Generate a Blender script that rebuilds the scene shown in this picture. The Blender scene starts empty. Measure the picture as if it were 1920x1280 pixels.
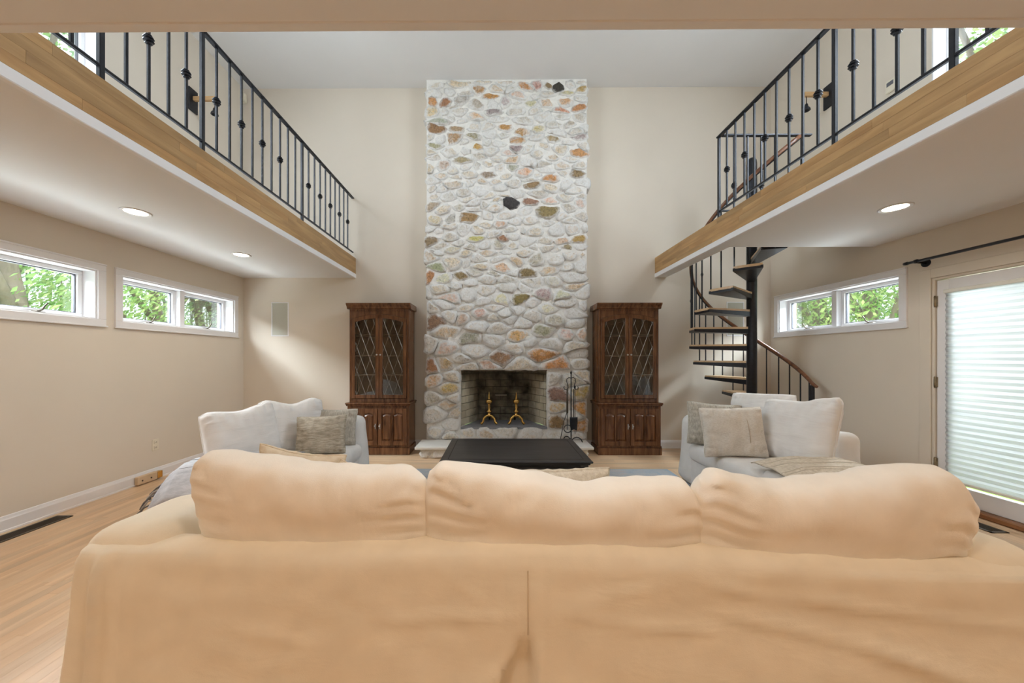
import bpy, bmesh, math, random
from mathutils import Vector, Matrix, noise
R = math.radians
rnd = random.Random(7)
scene = bpy.context.scene
C = scene.collection

# ------------------------------------------------------------------ camera
cam_d = bpy.data.cameras.new('camera')
cam = bpy.data.objects.new('camera', cam_d); C.objects.link(cam)
cam.location = (0, 0, 1.28)
cam.rotation_euler = (R(90), 0, R(0.31))
cam_d.sensor_width = 36; cam_d.sensor_fit = 'HORIZONTAL'
cam_d.lens = 650/1920*36
cam_d.shift_x = (960-928.5)/1920
cam_d.shift_y = (672-640)/1920
cam_d.clip_start = .02
scene.camera = cam

# ------------------------------------------------------------------ world and light
vs = scene.view_settings
vs.view_transform = 'Standard'; vs.look = 'None'; vs.gamma = 1; vs.use_curve_mapping = False
vs.exposure = 0.2
scene.cycles.use_denoising = True
scene.cycles.max_bounces = 10
scene.cycles.diffuse_bounces = 6
scene.cycles.transparent_max_bounces = 12
scene.cycles.caustics_reflective = False
scene.cycles.caustics_refractive = False
scene.cycles.sample_clamp_indirect = 6
world = bpy.data.worlds.new('world'); scene.world = world
world.use_nodes = True
bg = world.node_tree.nodes['Background']
bg.inputs[0].default_value = (.88, .94, 1, 1)
bg.inputs[1].default_value = 2.2

def add_light(name, kind, loc, rot, energy, col, parent=None, **kw):
    d = bpy.data.lights.new(name, kind); d.energy = energy; d.color = col
    for k, v in kw.items(): setattr(d, k, v)
    o = bpy.data.objects.new(name, d); C.objects.link(o)
    o.location = loc; o.rotation_euler = rot
    if parent: o.parent = parent
    return o
DAY = (.82, .90, 1)
WARM = (1, .85, .68)
SKYW = 85; XW_L, XW_R = -3.65, 3.91
sun = add_light('sun', 'SUN', (0, 12, 14), (R(-42), 0, R(8)), 5.0, (1, .95, .85), angle=R(2))
# sky light entering through the tall upper windows on both side walls
for s, xw in ((-1, -3.65), (1, 3.91)):
    add_light('upper_window_daylight', 'AREA', (xw+s*.30, 1.90, 4.12), (0, R(60)*s, 0), SKYW*1.8, DAY,
              shape='RECTANGLE', size=1.55, size_y=1.7)
# sky light entering through the small awning windows and the glazed door
# (the higher lamps stand for the open sky above and outside each opening, shining down through the glass)
for s, xw, yc in ((-1, XW_L, 4.07), (-1, XW_L, 2.43), (1, XW_R, 4.10)):
    add_light('window_daylight', 'AREA', (xw+s*.80, yc, 2.78), (0, s*R(52), 0), 480 if s < 0 else 680, DAY, shape='RECTANGLE', size=.9, size_y=1.6)
    add_light('soffit_fill_lamp', 'AREA', (xw+s*.85, yc, .95), (0, s*R(125), 0), 95, (.86, .93, 1), shape='RECTANGLE', size=.9, size_y=1.6)  # added unseen lamp below the sill, aimed up to brighten the loft undersides
add_light('door_daylight', 'AREA', (3.91+.34, 2.68, 1.05), (0, R(90), 0), 4, DAY, shape='RECTANGLE', size=1.9, size_y=.85)

# ------------------------------------------------------------------ helpers
class MB:
    def __init__(s): s.v = []; s.f = []; s.sm = []
    def add(s, vs, fs, smooth=False):
        b = len(s.v); s.v += [tuple(p) for p in vs]
        for f in fs: s.f.append([b+i for i in f]); s.sm.append(smooth)
        return s
    def box(s, x0, x1, y0, y1, z0, z1):
        vs = [(x, y, z) for z in (z0, z1) for y in (y0, y1) for x in (x0, x1)]
        return s.add(vs, [(0,2,3,1),(4,5,7,6),(0,1,5,4),(2,6,7,3),(0,4,6,2),(1,3,7,5)])
    def cbox(s, x0, x1, y0, y1, z0, z1, c=.004):
        """box with chamfered edges"""
        bm = bmesh.new()
        bmesh.ops.create_cube(bm, size=1)
        for v in bm.verts:
            v.co = Vector(((x0+x1)/2+v.co.x*(x1-x0), (y0+y1)/2+v.co.y*(y1-y0), (z0+z1)/2+v.co.z*(z1-z0)))
        bmesh.ops.bevel(bm, geom=bm.edges[:], offset=c, segments=1, affect='EDGES')
        bm.verts.index_update()
        s.add([v.co[:] for v in bm.verts], [[v.index for v in f.verts] for f in bm.faces]); bm.free()
        return s
    def prism(s, pts, a, b, axis='y', m=None):
        """2-D outline (u,w) extruded from a to b along axis"""
        n = len(pts)
        def P(u, w, t):
            return {'y': (u, t, w), 'x': (t, u, w), 'z': (u, w, t)}[axis]
        vs = [P(u, w, a) for u, w in pts]+[P(u, w, b) for u, w in pts]
        fs = [list(range(n))[::-1], list(range(n, 2*n))]+[(i, (i+1) % n, n+(i+1) % n, n+i) for i in range(n)]
        if m: vs = [m @ Vector(p) for p in vs]
        return s.add(vs, fs)
    def tube(s, path, r, n=8, caps=True, closed=False):
        path = [Vector(p) for p in path]; L = len(path)
        rr = r if isinstance(r, (list, tuple)) else [r]*L
        vs = []; prev = None
        for i, p in enumerate(path):
            if closed: t = path[(i+1) % L]-path[i-1]
            else: t = path[min(i+1, L-1)]-path[max(i-1, 0)]
            t.normalize()
            if prev is None:
                u = t.orthogonal().normalized()
            else:
                u = prev-t*prev.dot(t); u.normalize()
            prev = u; w = t.cross(u)
            for k in range(n):
                a = 2*math.pi*k/n+math.pi/n
                vs.append(p+(u*math.cos(a)+w*math.sin(a))*rr[i])
        fs = []
        for i in range(L if closed else L-1):
            j = (i+1) % L
            for k in range(n):
                fs.append((i*n+k, i*n+(k+1) % n, j*n+(k+1) % n, j*n+k))
        s.add(vs, fs, n > 5)
        if caps and not closed:
            b = len(s.v)-len(vs)
            s.f.append([b+k for k in range(n)][::-1]); s.sm.append(False)
            s.f.append([b+(L-1)*n+k for k in range(n)]); s.sm.append(False)
        return s
    def lathe(s, prof, n=16, c=(0, 0, 0), caps=True):
        vs = []; fs = []
        for r, z in prof:
            for k in range(n):
                a = 2*math.pi*k/n; vs.append((c[0]+r*math.cos(a), c[1]+r*math.sin(a), c[2]+z))
        for i in range(len(prof)-1):
            for k in range(n):
                fs.append((i*n+k, i*n+(k+1) % n, (i+1)*n+(k+1) % n, (i+1)*n+k))
        if caps: fs.append(list(range(n))[::-1]); fs.append([(len(prof)-1)*n+k for k in range(n)])
        return s.add(vs, fs, True)
    def soft(s, x0, x1, y0, y1, z0, z1, r, step=.06, disp=None):
        """soft rounded block on a fine grid, optionally displaced"""
        r = min(r, (x1-x0)/2*.98, (y1-y0)/2*.98, (z1-z0)/2*.98)
        def samp(a, b):
            out = [a+r*(1-math.cos(math.pi/2*t/4)) for t in range(4)]
            n = max(1, int((b-a-2*r)/step))
            out += [a+r+(b-a-2*r)*i/n for i in range(n+1)]
            out += [b-r+r*math.sin(math.pi/2*t/4) for t in range(1, 5)]
            return out
        X, Y, Z = samp(x0, x1), samp(y0, y1), samp(z0, z1)
        idx = {}; vs = []
        def V(p):
            k = (round(p[0], 5), round(p[1], 5), round(p[2], 5))
            if k not in idx:
                q = Vector(p)
                inn = Vector((min(max(q.x, x0+r), x1-r), min(max(q.y, y0+r), y1-r), min(max(q.z, z0+r), z1-r)))
                d = q-inn
                if d.length > 1e-9:
                    nrm = d.normalized(); q = inn+nrm*r
                else: nrm = Vector((0, 0, 1))
                if disp: q = disp(q, nrm)
                idx[k] = len(vs); vs.append(q)
            return idx[k]
        fs = []
        def face(A, B, mk, flip):
            for i in range(len(A)-1):
                for j in range(len(B)-1):
                    q = [V(mk(A[i], B[j])), V(mk(A[i+1], B[j])), V(mk(A[i+1], B[j+1])), V(mk(A[i], B[j+1]))]
                    fs.append(q[::-1] if flip else q)
        face(X, Y, lambda a, b: (a, b, z1), False); face(X, Y, lambda a, b: (a, b, z0), True)
        face(X, Z, lambda a, b: (a, y0, b), False); face(X, Z, lambda a, b: (a, y1, b), True)
        face(Y, Z, lambda a, b: (x1, a, b), False); face(Y, Z, lambda a, b: (x0, a, b), True)
        return s.add(vs, fs, True)
    def mesh(s, name):
        me = bpy.data.meshes.new(name)
        me.from_pydata([tuple(p) for p in s.v], [], s.f)
        me.polygons.foreach_set('use_smooth', s.sm)
        bm = bmesh.new(); bm.from_mesh(me)
        bmesh.ops.recalc_face_normals(bm, faces=bm.faces[:])
        bm.to_mesh(me); bm.free()
        me.update(); return me
    def build(s, name, mat, parent=None, loc=None):
        me = s.mesh(name)
        if mat: me.materials.append(mat)
        o = bpy.data.objects.new(name, me); C.objects.link(o)
        if parent: o.parent = parent
        if loc: o.location = loc
        return o

def tag(o, label, cat, group=None, kind=None):
    o['label'] = label; o['category'] = cat
    if group: o['group'] = group
    if kind: o['kind'] = kind
    return o
def thing(name, label, cat, loc=(0, 0, 0), rz=0, group=None, kind=None):
    o = bpy.data.objects.new(name, None); C.objects.link(o)
    o.location = loc; o.rotation_euler = (0, 0, rz); o.empty_display_size = .1
    return tag(o, label, cat, group, kind)
def inst(src, parent, loc=None, rot=None, scale=None):
    o = src.copy(); C.objects.link(o); o.parent = parent
    if loc is not None: o.location = loc
    if rot is not None: o.rotation_euler = rot
    if scale is not None: o.scale = scale
    return o
def copy_tree(o, parent=None):
    c = o.copy(); C.objects.link(c); c.parent = parent
    for ch in [x for x in bpy.data.objects if x.parent == o]: copy_tree(ch, c)
    return c
def new_obj(name, me, parent, loc=(0, 0, 0), rot=(0, 0, 0), scale=(1, 1, 1)):
    o = bpy.data.objects.new(name, me); C.objects.link(o); o.parent = parent
    o.location = loc; o.rotation_euler = rot; o.scale = scale
    return o

# ------------------------------------------------------------------ materials
def nodes(name):
    m = bpy.data.materials.new(name); m.use_nodes = True
    nt = m.node_tree; b = nt.nodes['Principled BSDF']
    return m, nt, b
def link(nt, a, b): nt.links.new(a, b)
def tex(nt, kind, scale=None, coord='Object', stretch=None, **kw):
    tc = nt.nodes.new('ShaderNodeTexCoord')
    n = nt.nodes.new(kind); out = tc.outputs[coord]
    if stretch:
        mp = nt.nodes.new('ShaderNodeMapping'); mp.inputs['Scale'].default_value = stretch
        link(nt, out, mp.inputs['Vector']); out = mp.outputs['Vector']
    link(nt, out, n.inputs['Vector'])
    if scale is not None: n.inputs['Scale'].default_value = scale
    for k, v in kw.items():
        if k in n.inputs: n.inputs[k].default_value = v
        else: setattr(n, k, v)
    return n
def ramp(nt, src, stops):
    r = nt.nodes.new('ShaderNodeValToRGB'); cr = r.color_ramp
    while len(cr.elements) < len(stops): cr.elements.new(.5)
    for e, (p, c) in zip(cr.elements, stops):
        e.position = p; e.color = (*c, 1) if len(c) == 3 else c
    link(nt, src, r.inputs[0]); return r
def mix(nt, fac, a, b, mode='MIX'):
    n = nt.nodes.new('ShaderNodeMix'); n.data_type = 'RGBA'; n.blend_type = mode
    for sock, v in ((n.inputs[0], fac), (n.inputs[6], a), (n.inputs[7], b)):
        if hasattr(v, 'links'): link(nt, v, sock)
        elif isinstance(v, (int, float)): sock.default_value = v
        else: sock.default_value = (*v, 1)
    return n.outputs[2]
def bump(nt, b, src, strength=.2, dist=.01):
    n = nt.nodes.new('ShaderNodeBump'); n.inputs['Strength'].default_value = strength
    n.inputs['Distance'].default_value = dist
    link(nt, src, n.inputs['Height']); link(nt, n.outputs[0], b.inputs['Normal'])
def plain(name, col, rough=.5, metal=0, var=.06, scale=8, bs=0, bscale=40, bd=.003, coord='Object', stretch=None):
    m, nt, b = nodes(name)
    n = tex(nt, 'ShaderNodeTexNoise', scale, coord, stretch, Detail=4)
    c2 = tuple(max(0, c*(1-var)) for c in col); c1 = tuple(min(1, c*(1+var*.6)) for c in col)
    r = ramp(nt, n.outputs[0], [(.3, c2), (.7, c1)])
    link(nt, r.outputs[0], b.inputs['Base Color'])
    b.inputs['Roughness'].default_value = rough; b.inputs['Metallic'].default_value = metal
    if bs:
        n2 = tex(nt, 'ShaderNodeTexNoise', bscale, coord, stretch, Detail=3)
        bump(nt, b, n2.outputs[0], bs, bd)
    return m
def wood(name, dark, light, rough=.4, axis='y', scale=6, use_random=False, coord='Object', bs=.05, vary=.25):
    m, nt, b = nodes(name)
    st = {'x': (.12, 1, 1), 'y': (1, .12, 1), 'z': (1, 1, .12)}[axis]
    st = tuple(v*scale for v in st)
    tc = nt.nodes.new('ShaderNodeTexCoord'); mp = nt.nodes.new('ShaderNodeMapping')
    mp.inputs['Scale'].default_value = st
    oi = nt.nodes.new('ShaderNodeObjectInfo'); geo = nt.nodes.new('ShaderNodeNewGeometry')
    ad = nt.nodes.new('ShaderNodeMath'); ad.operation = 'ADD'
    link(nt, oi.outputs['Random'], ad.inputs[0]); link(nt, geo.outputs['Random Per Island'], ad.inputs[1])
    fr = nt.nodes.new('ShaderNodeMath'); fr.operation = 'FRACT'; link(nt, ad.outputs[0], fr.inputs[0])
    if use_random:
        sc = nt.nodes.new('ShaderNodeVectorMath'); sc.operation = 'ADD'
        cmb = nt.nodes.new('ShaderNodeCombineXYZ')
        mu = nt.nodes.new('ShaderNodeMath'); mu.operation = 'MULTIPLY'; mu.inputs[1].default_value = 37
        link(nt, fr.outputs[0], mu.inputs[0])
        for i in range(3): link(nt, mu.outputs[0], cmb.inputs[i])
        geo_p = nt.nodes.new('ShaderNodeNewGeometry')
        link(nt, geo_p.outputs['Position'], sc.inputs[0]); link(nt, cmb.outputs[0], sc.inputs[1])
        link(nt, sc.outputs[0], mp.inputs['Vector'])
    else:
        link(nt, tc.outputs[coord], mp.inputs['Vector'])
    n = nt.nodes.new('ShaderNodeTexNoise'); link(nt, mp.outputs[0], n.inputs['Vector'])
    n.inputs['Scale'].default_value = 3; n.inputs['Detail'].default_value = 6; n.inputs['Distortion'].default_value = .6
    r = ramp(nt, n.outputs[0], [(.28, dark), (.72, light)])
    out = r.outputs[0]
    if use_random:
        r2 = ramp(nt, fr.outputs[0], [(0, (1-vary,)*3), (.5, (1, 1, 1)), (1, (1, 1-vary*.25, 1-vary*.55))])
        out = mix(nt, 1.0, out, r2.outputs[0], 'MULTIPLY')
    link(nt, out, b.inputs['Base Color']); b.inputs['Roughness'].default_value = rough
    if bs: bump(nt, b, n.outputs[0], bs, .003)
    return m
def emit(name, col, strength):
    m, nt, b = nodes(name)
    b.inputs['Base Color'].default_value = (*col, 1)
    b.inputs['Emission Color'].default_value = (*col, 1); b.inputs['Emission Strength'].default_value = strength
    return m
def glass(name, tint=(.97, .99, .98), gloss=.06):
    m, nt, b = nodes(name); out = nt.nodes['Material Output']
    t = nt.nodes.new('ShaderNodeBsdfTransparent'); t.inputs[0].default_value = (*tint, 1)
    g = nt.nodes.new('ShaderNodeBsdfGlossy'); g.inputs['Roughness'].default_value = .02
    lw = nt.nodes.new('ShaderNodeLayerWeight'); lw.inputs[0].default_value = .25
    ad = nt.nodes.new('ShaderNodeMath'); ad.operation = 'MULTIPLY_ADD'
    link(nt, lw.outputs['Fresnel'], ad.inputs[0]); ad.inputs[1].default_value = .6; ad.inputs[2].default_value = gloss
    mx = nt.nodes.new('ShaderNodeMixShader')
    link(nt, ad.outputs[0], mx.inputs[0]); link(nt, t.outputs[0], mx.inputs[1]); link(nt, g.outputs[0], mx.inputs[2])
    link(nt, mx.outputs[0], out.inputs[0])
    return m
def fabric(name, col, weave=260, wr=.25, wscale=5, wstretch=None, var=.05, sheen=.15):
    """woven cloth with soft creases"""
    m, nt, b = nodes(name)
    n = tex(nt, 'ShaderNodeTexNoise', 9, Detail=5)
    r = ramp(nt, n.outputs[0], [(.3, tuple(c*(1-var) for c in col)), (.7, tuple(min(1, c*(1+var*.5)) for c in col))])
    link(nt, r.outputs[0], b.inputs['Base Color'])
    b.inputs['Roughness'].default_value = .95
    b.inputs['Sheen Weight'].default_value = sheen
    b.inputs['Specular IOR Level'].default_value = .15
    n1 = tex(nt, 'ShaderNodeTexNoise', wscale, stretch=wstretch, Detail=3, Distortion=.35)
    n2 = tex(nt, 'ShaderNodeTexNoise', weave, Detail=1)
    ad = nt.nodes.new('ShaderNodeMath'); ad.operation = 'MULTIPLY_ADD'
    link(nt, n2.outputs[0], ad.inputs[0]); ad.inputs[1].default_value = .05; link(nt, n1.outputs[0], ad.inputs[2])
    bump(nt, b, ad.outputs[0], wr, .03)
    return m

m_wall = plain('beige_wall_paint', (.69, .62, .525), .85, var=.02, scale=2, bs=.03, bscale=180)
m_ceil = plain('white_ceiling_paint', (.77, .765, .765), .9, var=.015, scale=2)
m_white = plain('white_trim_paint', (.80, .79, .80), .4, var=.02, scale=5)
m_black = plain('black_iron', (.018, .02, .026), .32, .35, var=.3, scale=30, bs=.1, bscale=90)
m_oak_f = wood('oak_floor_boards', (.62, .42, .255), (.80, .585, .385), .33, 'y', 5, True, vary=.2)
m_oak_fx = wood('oak_cross_boards', (.62, .42, .255), (.80, .585, .385), .33, 'x', 5, True, vary=.2)
m_oak_b = wood('oak_beam_boards', (.33, .18, .065), (.54, .335, .145), .42, 'y', 6, True, vary=.2)
m_walnut = wood('dark_walnut', (.06, .022, .009), (.215, .092, .038), .27, 'z', 9)
m_walnut_in = plain('cabinet_interior', (.16, .105, .06), .5, var=.2)
m_handrail = wood('brown_handrail_wood', (.10, .035, .015), (.24, .10, .045), .35, 'x', 10)
m_tread = wood('oak_tread', (.50, .32, .17), (.70, .50, .30), .4, 'x', 8)
m_brass = plain('aged_brass', (.72, .45, .14), .25, 1, var=.25, scale=25)
m_pewter = plain('pewter', (.5, .48, .44), .35, 1, var=.1)
m_glass = glass('window_glass')
m_cabglass = glass('cabinet_glass', (.93, .93, .92), .05)
m_dark = plain('dark_void', (.02, .018, .016), .8)
m_bronze = plain('dark_bronze', (.09, .07, .05), .4, .6, var=.2)
m_spacer = plain('grey_window_spacer', (.13, .13, .15), .5)
# ------------------------------------------------------------------ room shell
XL, XR, YB, YR = -3.65, 3.91, 4.97, -2.6
ZC, ZS, ZF = 5.16, 2.44, 2.72
LX, RX = -2.03, 2.257         # inner edges of the two lofts
YE = 1.225                    # edge of the low ceiling overhead
YO = 3.62                     # edge of the stair opening

def cells_wall(us, ws, holes):
    us = sorted(set(us+[h[i] for h in holes for i in (0, 1)])); ws = sorted(set(ws+[h[i] for h in holes for i in (2, 3)]))
    for i in range(len(us)-1):
        for j in range(len(ws)-1):
            u, w = (us[i]+us[i+1])/2, (ws[j]+ws[j+1])/2
            if not any(h[0] < u < h[1] and h[2] < w < h[3] for h in holes): yield us[i], us[i+1], ws[j], ws[j+1]

# awning windows: opening (y0,y1,z0,z1) per wall, upper tall windows and the door
WIN = (1.64, 2.085)
HL = [(1.72, 3.14, *WIN), (3.35, 4.785, *WIN), (1.0, 3.16, 3.28, 4.95)]
HR = [(3.385, 4.83, *WIN), (1.0, 3.14, 3.28, 4.95), (2.22, 3.14, 0, 2.0)]
def side_wall(name, x, s, holes, label):
    m = MB()
    for a, b, c, d in cells_wall([YR-.2, YB+.2], [-.02, ZC], holes):
        m.box(min(x, x+s*.22), max(x, x+s*.22), a, b, c, d)
    return tag(m.build(name, m_wall), label, 'wall', kind='structure')
side_wall('wall_left', XL, -1, HL, 'beige painted side wall with small high windows above the loveseat')
side_wall('wall_right', XR, 1, HR, 'beige painted side wall holding the shaded glass door')
m = MB()
for a, b, c, d in cells_wall([XL, XR], [-.02, ZC], [(-.56, .75, .2, 1.3)]): m.box(a, b, YB, YB+.2, c, d)
tag(m.build('wall_back', m_wall), 'tall beige end wall behind the stone chimney', 'wall', kind='structure')
m = MB().box(XL, XR, YR-.2, YR, -.02, ZC)
tag(m.build('wall_rear', m_wall), 'beige wall behind the viewpoint, opposite the fireplace', 'wall', kind='structure')
m = MB().box(XL-.22, XR+.22, YR-.2, YB+.2, ZC, ZC+.2)
tag(m.build('ceiling', m_ceil), 'high flat white ceiling over the two storey room', 'ceiling', kind='structure')
# loft slabs (their undersides are the low white ceilings)
m = MB().box(XL, LX-.02, YE, YB, ZS, ZF)
tag(m.build('ceiling_loft_left', m_ceil), 'white underside of the loft over the left-hand windows', 'ceiling', kind='structure')
m = MB().box(RX+.02, XR, YE, YO, ZS, ZF).box(RX+.02, RX+.16, YO, YB, ZS, ZF)
tag(m.build('ceiling_loft_right', m_ceil), 'white underside of the loft beside the spiral stair', 'ceiling', kind='structure')
m = MB().box(XL, XR, YR, YE-.035, ZS, ZF)
tag(m.build('ceiling_low', m_ceil), 'low ceiling overhead that frames the top of the view', 'ceiling', kind='structure')
m = MB().cbox(XL, XR, YE-.035, YE, ZS-.004, ZF, .003)
tag(m.build('trim_1', m_ceil), 'pale edge trim along the low overhead ceiling', 'trim', kind='structure')
# oak fascia boards on both loft edges with a white strip below
unit = MB().cbox(-.5, .5, -.5, .5, -.5, .5, .012).mesh('oak_board'); unit.materials.append(m_oak_b)
def fascia(name, x, s, y1, label):
    root = thing(name, label, 'trim', (x, y1, ZS+.055), kind='structure')
    rows = 4; h = .225/rows
    for r in range(rows):
        y = YE+.002
        first = True
        while y < y1-.01:
            L = rnd.uniform(.55, 1.25) if not first else rnd.uniform(.2, 1.0)
            first = False
            e = min(y+L, y1)
            if y1-e < .2: e = y1
            new_obj('oak_board', unit, root, (-s*.011, (y+e)/2-y1, (r+.5)*h), (0, 0, 0), (.022+rnd.uniform(0, .0012), e-y-.0008, h-.0006))
            y = e
    return root
fascia('trim_2', LX, 1, YB, 'oak fascia of short boards along the left loft edge')
fascia('trim_3', RX, -1, YB, 'oak fascia of short boards along the stair-side loft edge')
tag(MB().cbox(LX-.03, LX+.006, YE, YB, ZS-.006, ZS+.053, .004).build('trim_4', m_white), 'white strip below the oak fascia of the left loft', 'trim', kind='structure')
tag(MB().cbox(RX-.006, RX+.03, YE, YB, ZS-.006, ZS+.053, .004).build('trim_5', m_white), 'white strip below the oak fascia of the stair-side loft', 'trim', kind='structure')

# ------------------------------------------------------------------ floor
floor = MB().box(XL-.2, XR+.2, YR-.2, YB+.2, -.12, -.006).build('floor', plain('floor_gap', (.16, .09, .04), .7))
tag(floor, 'light oak strip floor', 'floor', kind='structure')
W = .0572; YX = 3.98          # strip width; boards turn crosswise in front of the hearth
bunit = MB().cbox(-.5, .5, -.5, .5, -.5, .5, .012).mesh('floor_board'); bunit.materials.append(m_oak_f)
rest = MB(); restx = MB(); count = 0
n = int((XR-XL)/W)+1
for i in range(n):
    x0 = XL+i*W; x1 = min(x0+W, XR); xc = (x0+x1)/2
    y = YR+rnd.uniform(-.9, 0)
    while y < YX:
        e = min(y+rnd.uniform(.55, 1.5), YX); a = max(y, YR)
        if e > a+.01:
            ym = (a+e)/2
            vis = (xc < -1.3 and e > .95 and a < 3.6 and abs(xc) < 1.5*e+.1) or (xc > 2.0 and e > 1.3 and a < 3.0 and xc < 1.55*e)
            if vis and count < 292:
                new_obj('floor_board', bunit, floor, (xc, ym, -.004), (0, 0, 0), (x1-x0-.0007, e-a-.0008, .008)); count += 1
            else:
                rest.box(x0+.0004, x1-.0004, a+.0004, e-.0004, -.008, 0)
        y = e
j = 0; y = YX
while y < YB:
    e = min(y+W, YB); x = XL+rnd.uniform(-1, 0)
    while x < XR:
        f = min(x+rnd.uniform(.6, 1.5), XR); a = max(x, XL)
        if f > a+.01: restx.box(a+.0004, f-.0004, y+.0004, e-.0004, -.008, 0)
        x = f
    y = e
o = rest.build('floor_boards', m_oak_f, floor); o['kind'] = 'stuff'
o = restx.build('cross_floor_boards', m_oak_fx, floor); o['kind'] = 'stuff'

# ------------------------------------------------------------------ baseboards
def baseboard(name, x0, x1, y0, y1, axis, s, label):
    # moulded profile: (distance from wall, height)
    pr = [(0, 0), (.019, 0), (.019, .012), (.014, .016), (.014, .085), (.010, .095), (.006, .112), (0, .116)]
    m = MB()
    if axis == 'y':
        m.prism([(x0+s*d, h) for d, h in pr], y0, y1, 'y')
    else:
        m.prism([(y0-d, h) for d, h in pr], x0, x1, 'x')
    return tag(m.build(name, m_white), label, 'baseboard', kind='structure')
baseboard('baseboard_left', XL, 0, YR, YB, 'y', 1, 'white baseboard along the wall with the outlet')
b = baseboard('baseboard_right', XR, 0, 3.2, YB, 'y', -1, 'white baseboard between the glass door and the stair corner')
baseboard('baseboard_back', XL, -1.0, YB, 0, 'x', 0, 'white baseboard on the end wall left of the chimney')
baseboard('baseboard_back', 1.27, XR, YB, 0, 'x', 0, 'white baseboard on the end wall by the spiral stair')

# ------------------------------------------------------------------ windows
def crank(parent, X, s, y, z, flip):
    m = MB()
    m.cbox(min(X, X-s*.03), max(X, X-s*.03), y-.045, y+.045, z, z+.012, .003)
    d = 1 if flip else -1
    pts = [(X-s*.02, y, z+.01), (X-s*.035, y+d*.02, z+.03), (X-s*.04, y+d*.03, z+.06), (X-s*.045, y+d*.045, z+.085)]
    m.tube(pts, [.009, .007, .0055, .007], 6)
    return m.build('crank_handle', m_bronze, parent)
def window(name, xw, s, y0, y1, z0, z1, label, casing=True, panes=2, mull=.06, cranks=True, far_dark=True):
    root = thing(name, label, 'window', (0, 0, 0), kind='structure')
    def bx(m, d0, d1, a, b, c, e, ch=.003):
        xa, xb = xw+s*d0, xw+s*d1
        m.cbox(min(xa, xb), max(xa, xb), a, b, c, e, ch)
    if casing:
        cw = .066
        m = MB()
        bx(m, -.018, .004, y0-cw, y1+cw, z1, z1+cw); bx(m, -.018, .004, y0-cw, y1+cw, z0-cw, z0)
        bx(m, -.018, .004, y0-cw, y0, z0, z1); bx(m, -.018, .004, y1, y1+cw, z0, z1)
        bx(m, -.026, -.016, y0-cw, y1+cw, z1+cw-.014, z1+cw); bx(m, -.026, -.016, y0-cw-.01, y1+cw+.01, z0-cw-.004, z0-cw+.01)
        m.build('casing', m_white, root)
    m = MB(); D = .20; t = .012
    bx(m, 0, D, y0, y1, z1-t, z1, .001); bx(m, 0, D, y0, y1, z0, z0+t, .001)
    bx(m, 0, D, y0, y0+t, z0+t, z1-t, .001); bx(m, 0, D, y1-t, y1, z0+t, z1-t, .001)
    m.build('reveal', m_white, root)
    a0, a1 = y0+t, y1-t; w = (a1-a0-mull*(panes-1))/panes
    for k in range(panes):
        p0 = a0+k*(w+mull); p1 = p0+w; f = .035
        sash = MB(); b0, b1 = z0+t, z1-t
        bx(sash, .115, .175, p0, p1, b1-f, b1); bx(sash, .115, .175, p0, p1, b0, b0+f)
        bx(sash, .115, .175, p0, p0+f, b0+f, b1-f); bx(sash, .115, .175, p1-f, p1, b0+f, b1-f)
        so = sash.build('sash', m_white, root)
        sp = MB(); g = .008
        bx(sp, .135, .160, p0+f, p1-f, b1-f-g, b1-f, .001); bx(sp, .135, .160, p0+f, p0+f+g, b0+f, b1-f, .001)
        bx(sp, .135, .160, p1-f-g, p1-f, b0+f, b1-f, .001); bx(sp, .135, .160, p0+f, p1-f, b0+f, b0+f+g, .001)
        sp.build('spacer', m_spacer, so)
        gl = MB(); bx(gl, .145, .149, p0+f, p1-f, b0+f, b1-f, .0005)
        gl.build('pane', m_glass, so)
        if k < panes-1:
            mm = MB(); bx(mm, .06, .175, p1, p1+mull, b0, b1); mm.build('mullion', m_white, root)
        if cranks: crank(root, xw+s*.10, s, (p0+p1)/2, z0+t, True)
    return root
window('window_1', XL, -1, *HL[0], 'high awning window cut by the left picture edge')
window('window_2', XL, -1, *HL[1], 'white framed pair of high awning windows above the left loveseat')
window('window_3', XR, 1, *HR[0], 'white framed pair of high awning windows behind the spiral stair')
window('window_4', XL, -1, *HL[2], 'tall upper window behind the left loft railing', casing=False, cranks=False, mull=.08)
window('window_5', XR, 1, *HR[1], 'tall upper window behind the stair-side loft railing', casing=False, cranks=False, mull=.08)

# ------------------------------------------------------------------ glazed door with shade
dy0, dy1, dz1 = 2.22, 3.14, 2.0
door = thing('door_1', 'white glazed door with brass hinges covered by a white shade', 'door', (XR, dy1, 0), kind='structure')
def dbx(m, d0, d1, a, b, c, e, ch=.003): m.cbox(d0, d1, a-dy1, b-dy1, c, e, ch); return m
m = MB()
dbx(m, -.012, .004, dy1, dy1+.085, 0, dz1+.085); dbx(m, -.012, .004, dy0-.085, dy0, 0, dz1+.085)
dbx(m, -.012, .004, dy0, dy1, dz1, dz1+.085)
m.build('casing', m_wall, door)
m = MB(); dbx(m, .0, .2, dy1-.02, dy1, 0, dz1); dbx(m, 0, .2, dy0, dy0+.02, 0, dz1); dbx(m, 0, .2, dy0+.02, dy1-.02, dz1-.02, dz1)
m.build('jamb', m_wall, door)
st = .085
m = MB(); A, B = dy0+.025, dy1-.025
dbx(m, .015, .06, A, A+st, .05, dz1-.028); dbx(m, .015, .06, B-st, B, .05, dz1-.028)
dbx(m, .015, .06, A+st, B-st, dz1-.028-.10, dz1-.028); dbx(m, .015, .06, A+st, B-st, .05, .19)
leaf = m.build('door_leaf', m_white, door)
m = MB(); dbx(m, .032, .040, A+st, B-st, .19, dz1-.128, .001); m.build('pane', m_glass, leaf)
m_hinge = plain('worn_brass_hinge', (.30, .24, .15), .4, .8, var=.3, scale=30)
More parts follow.
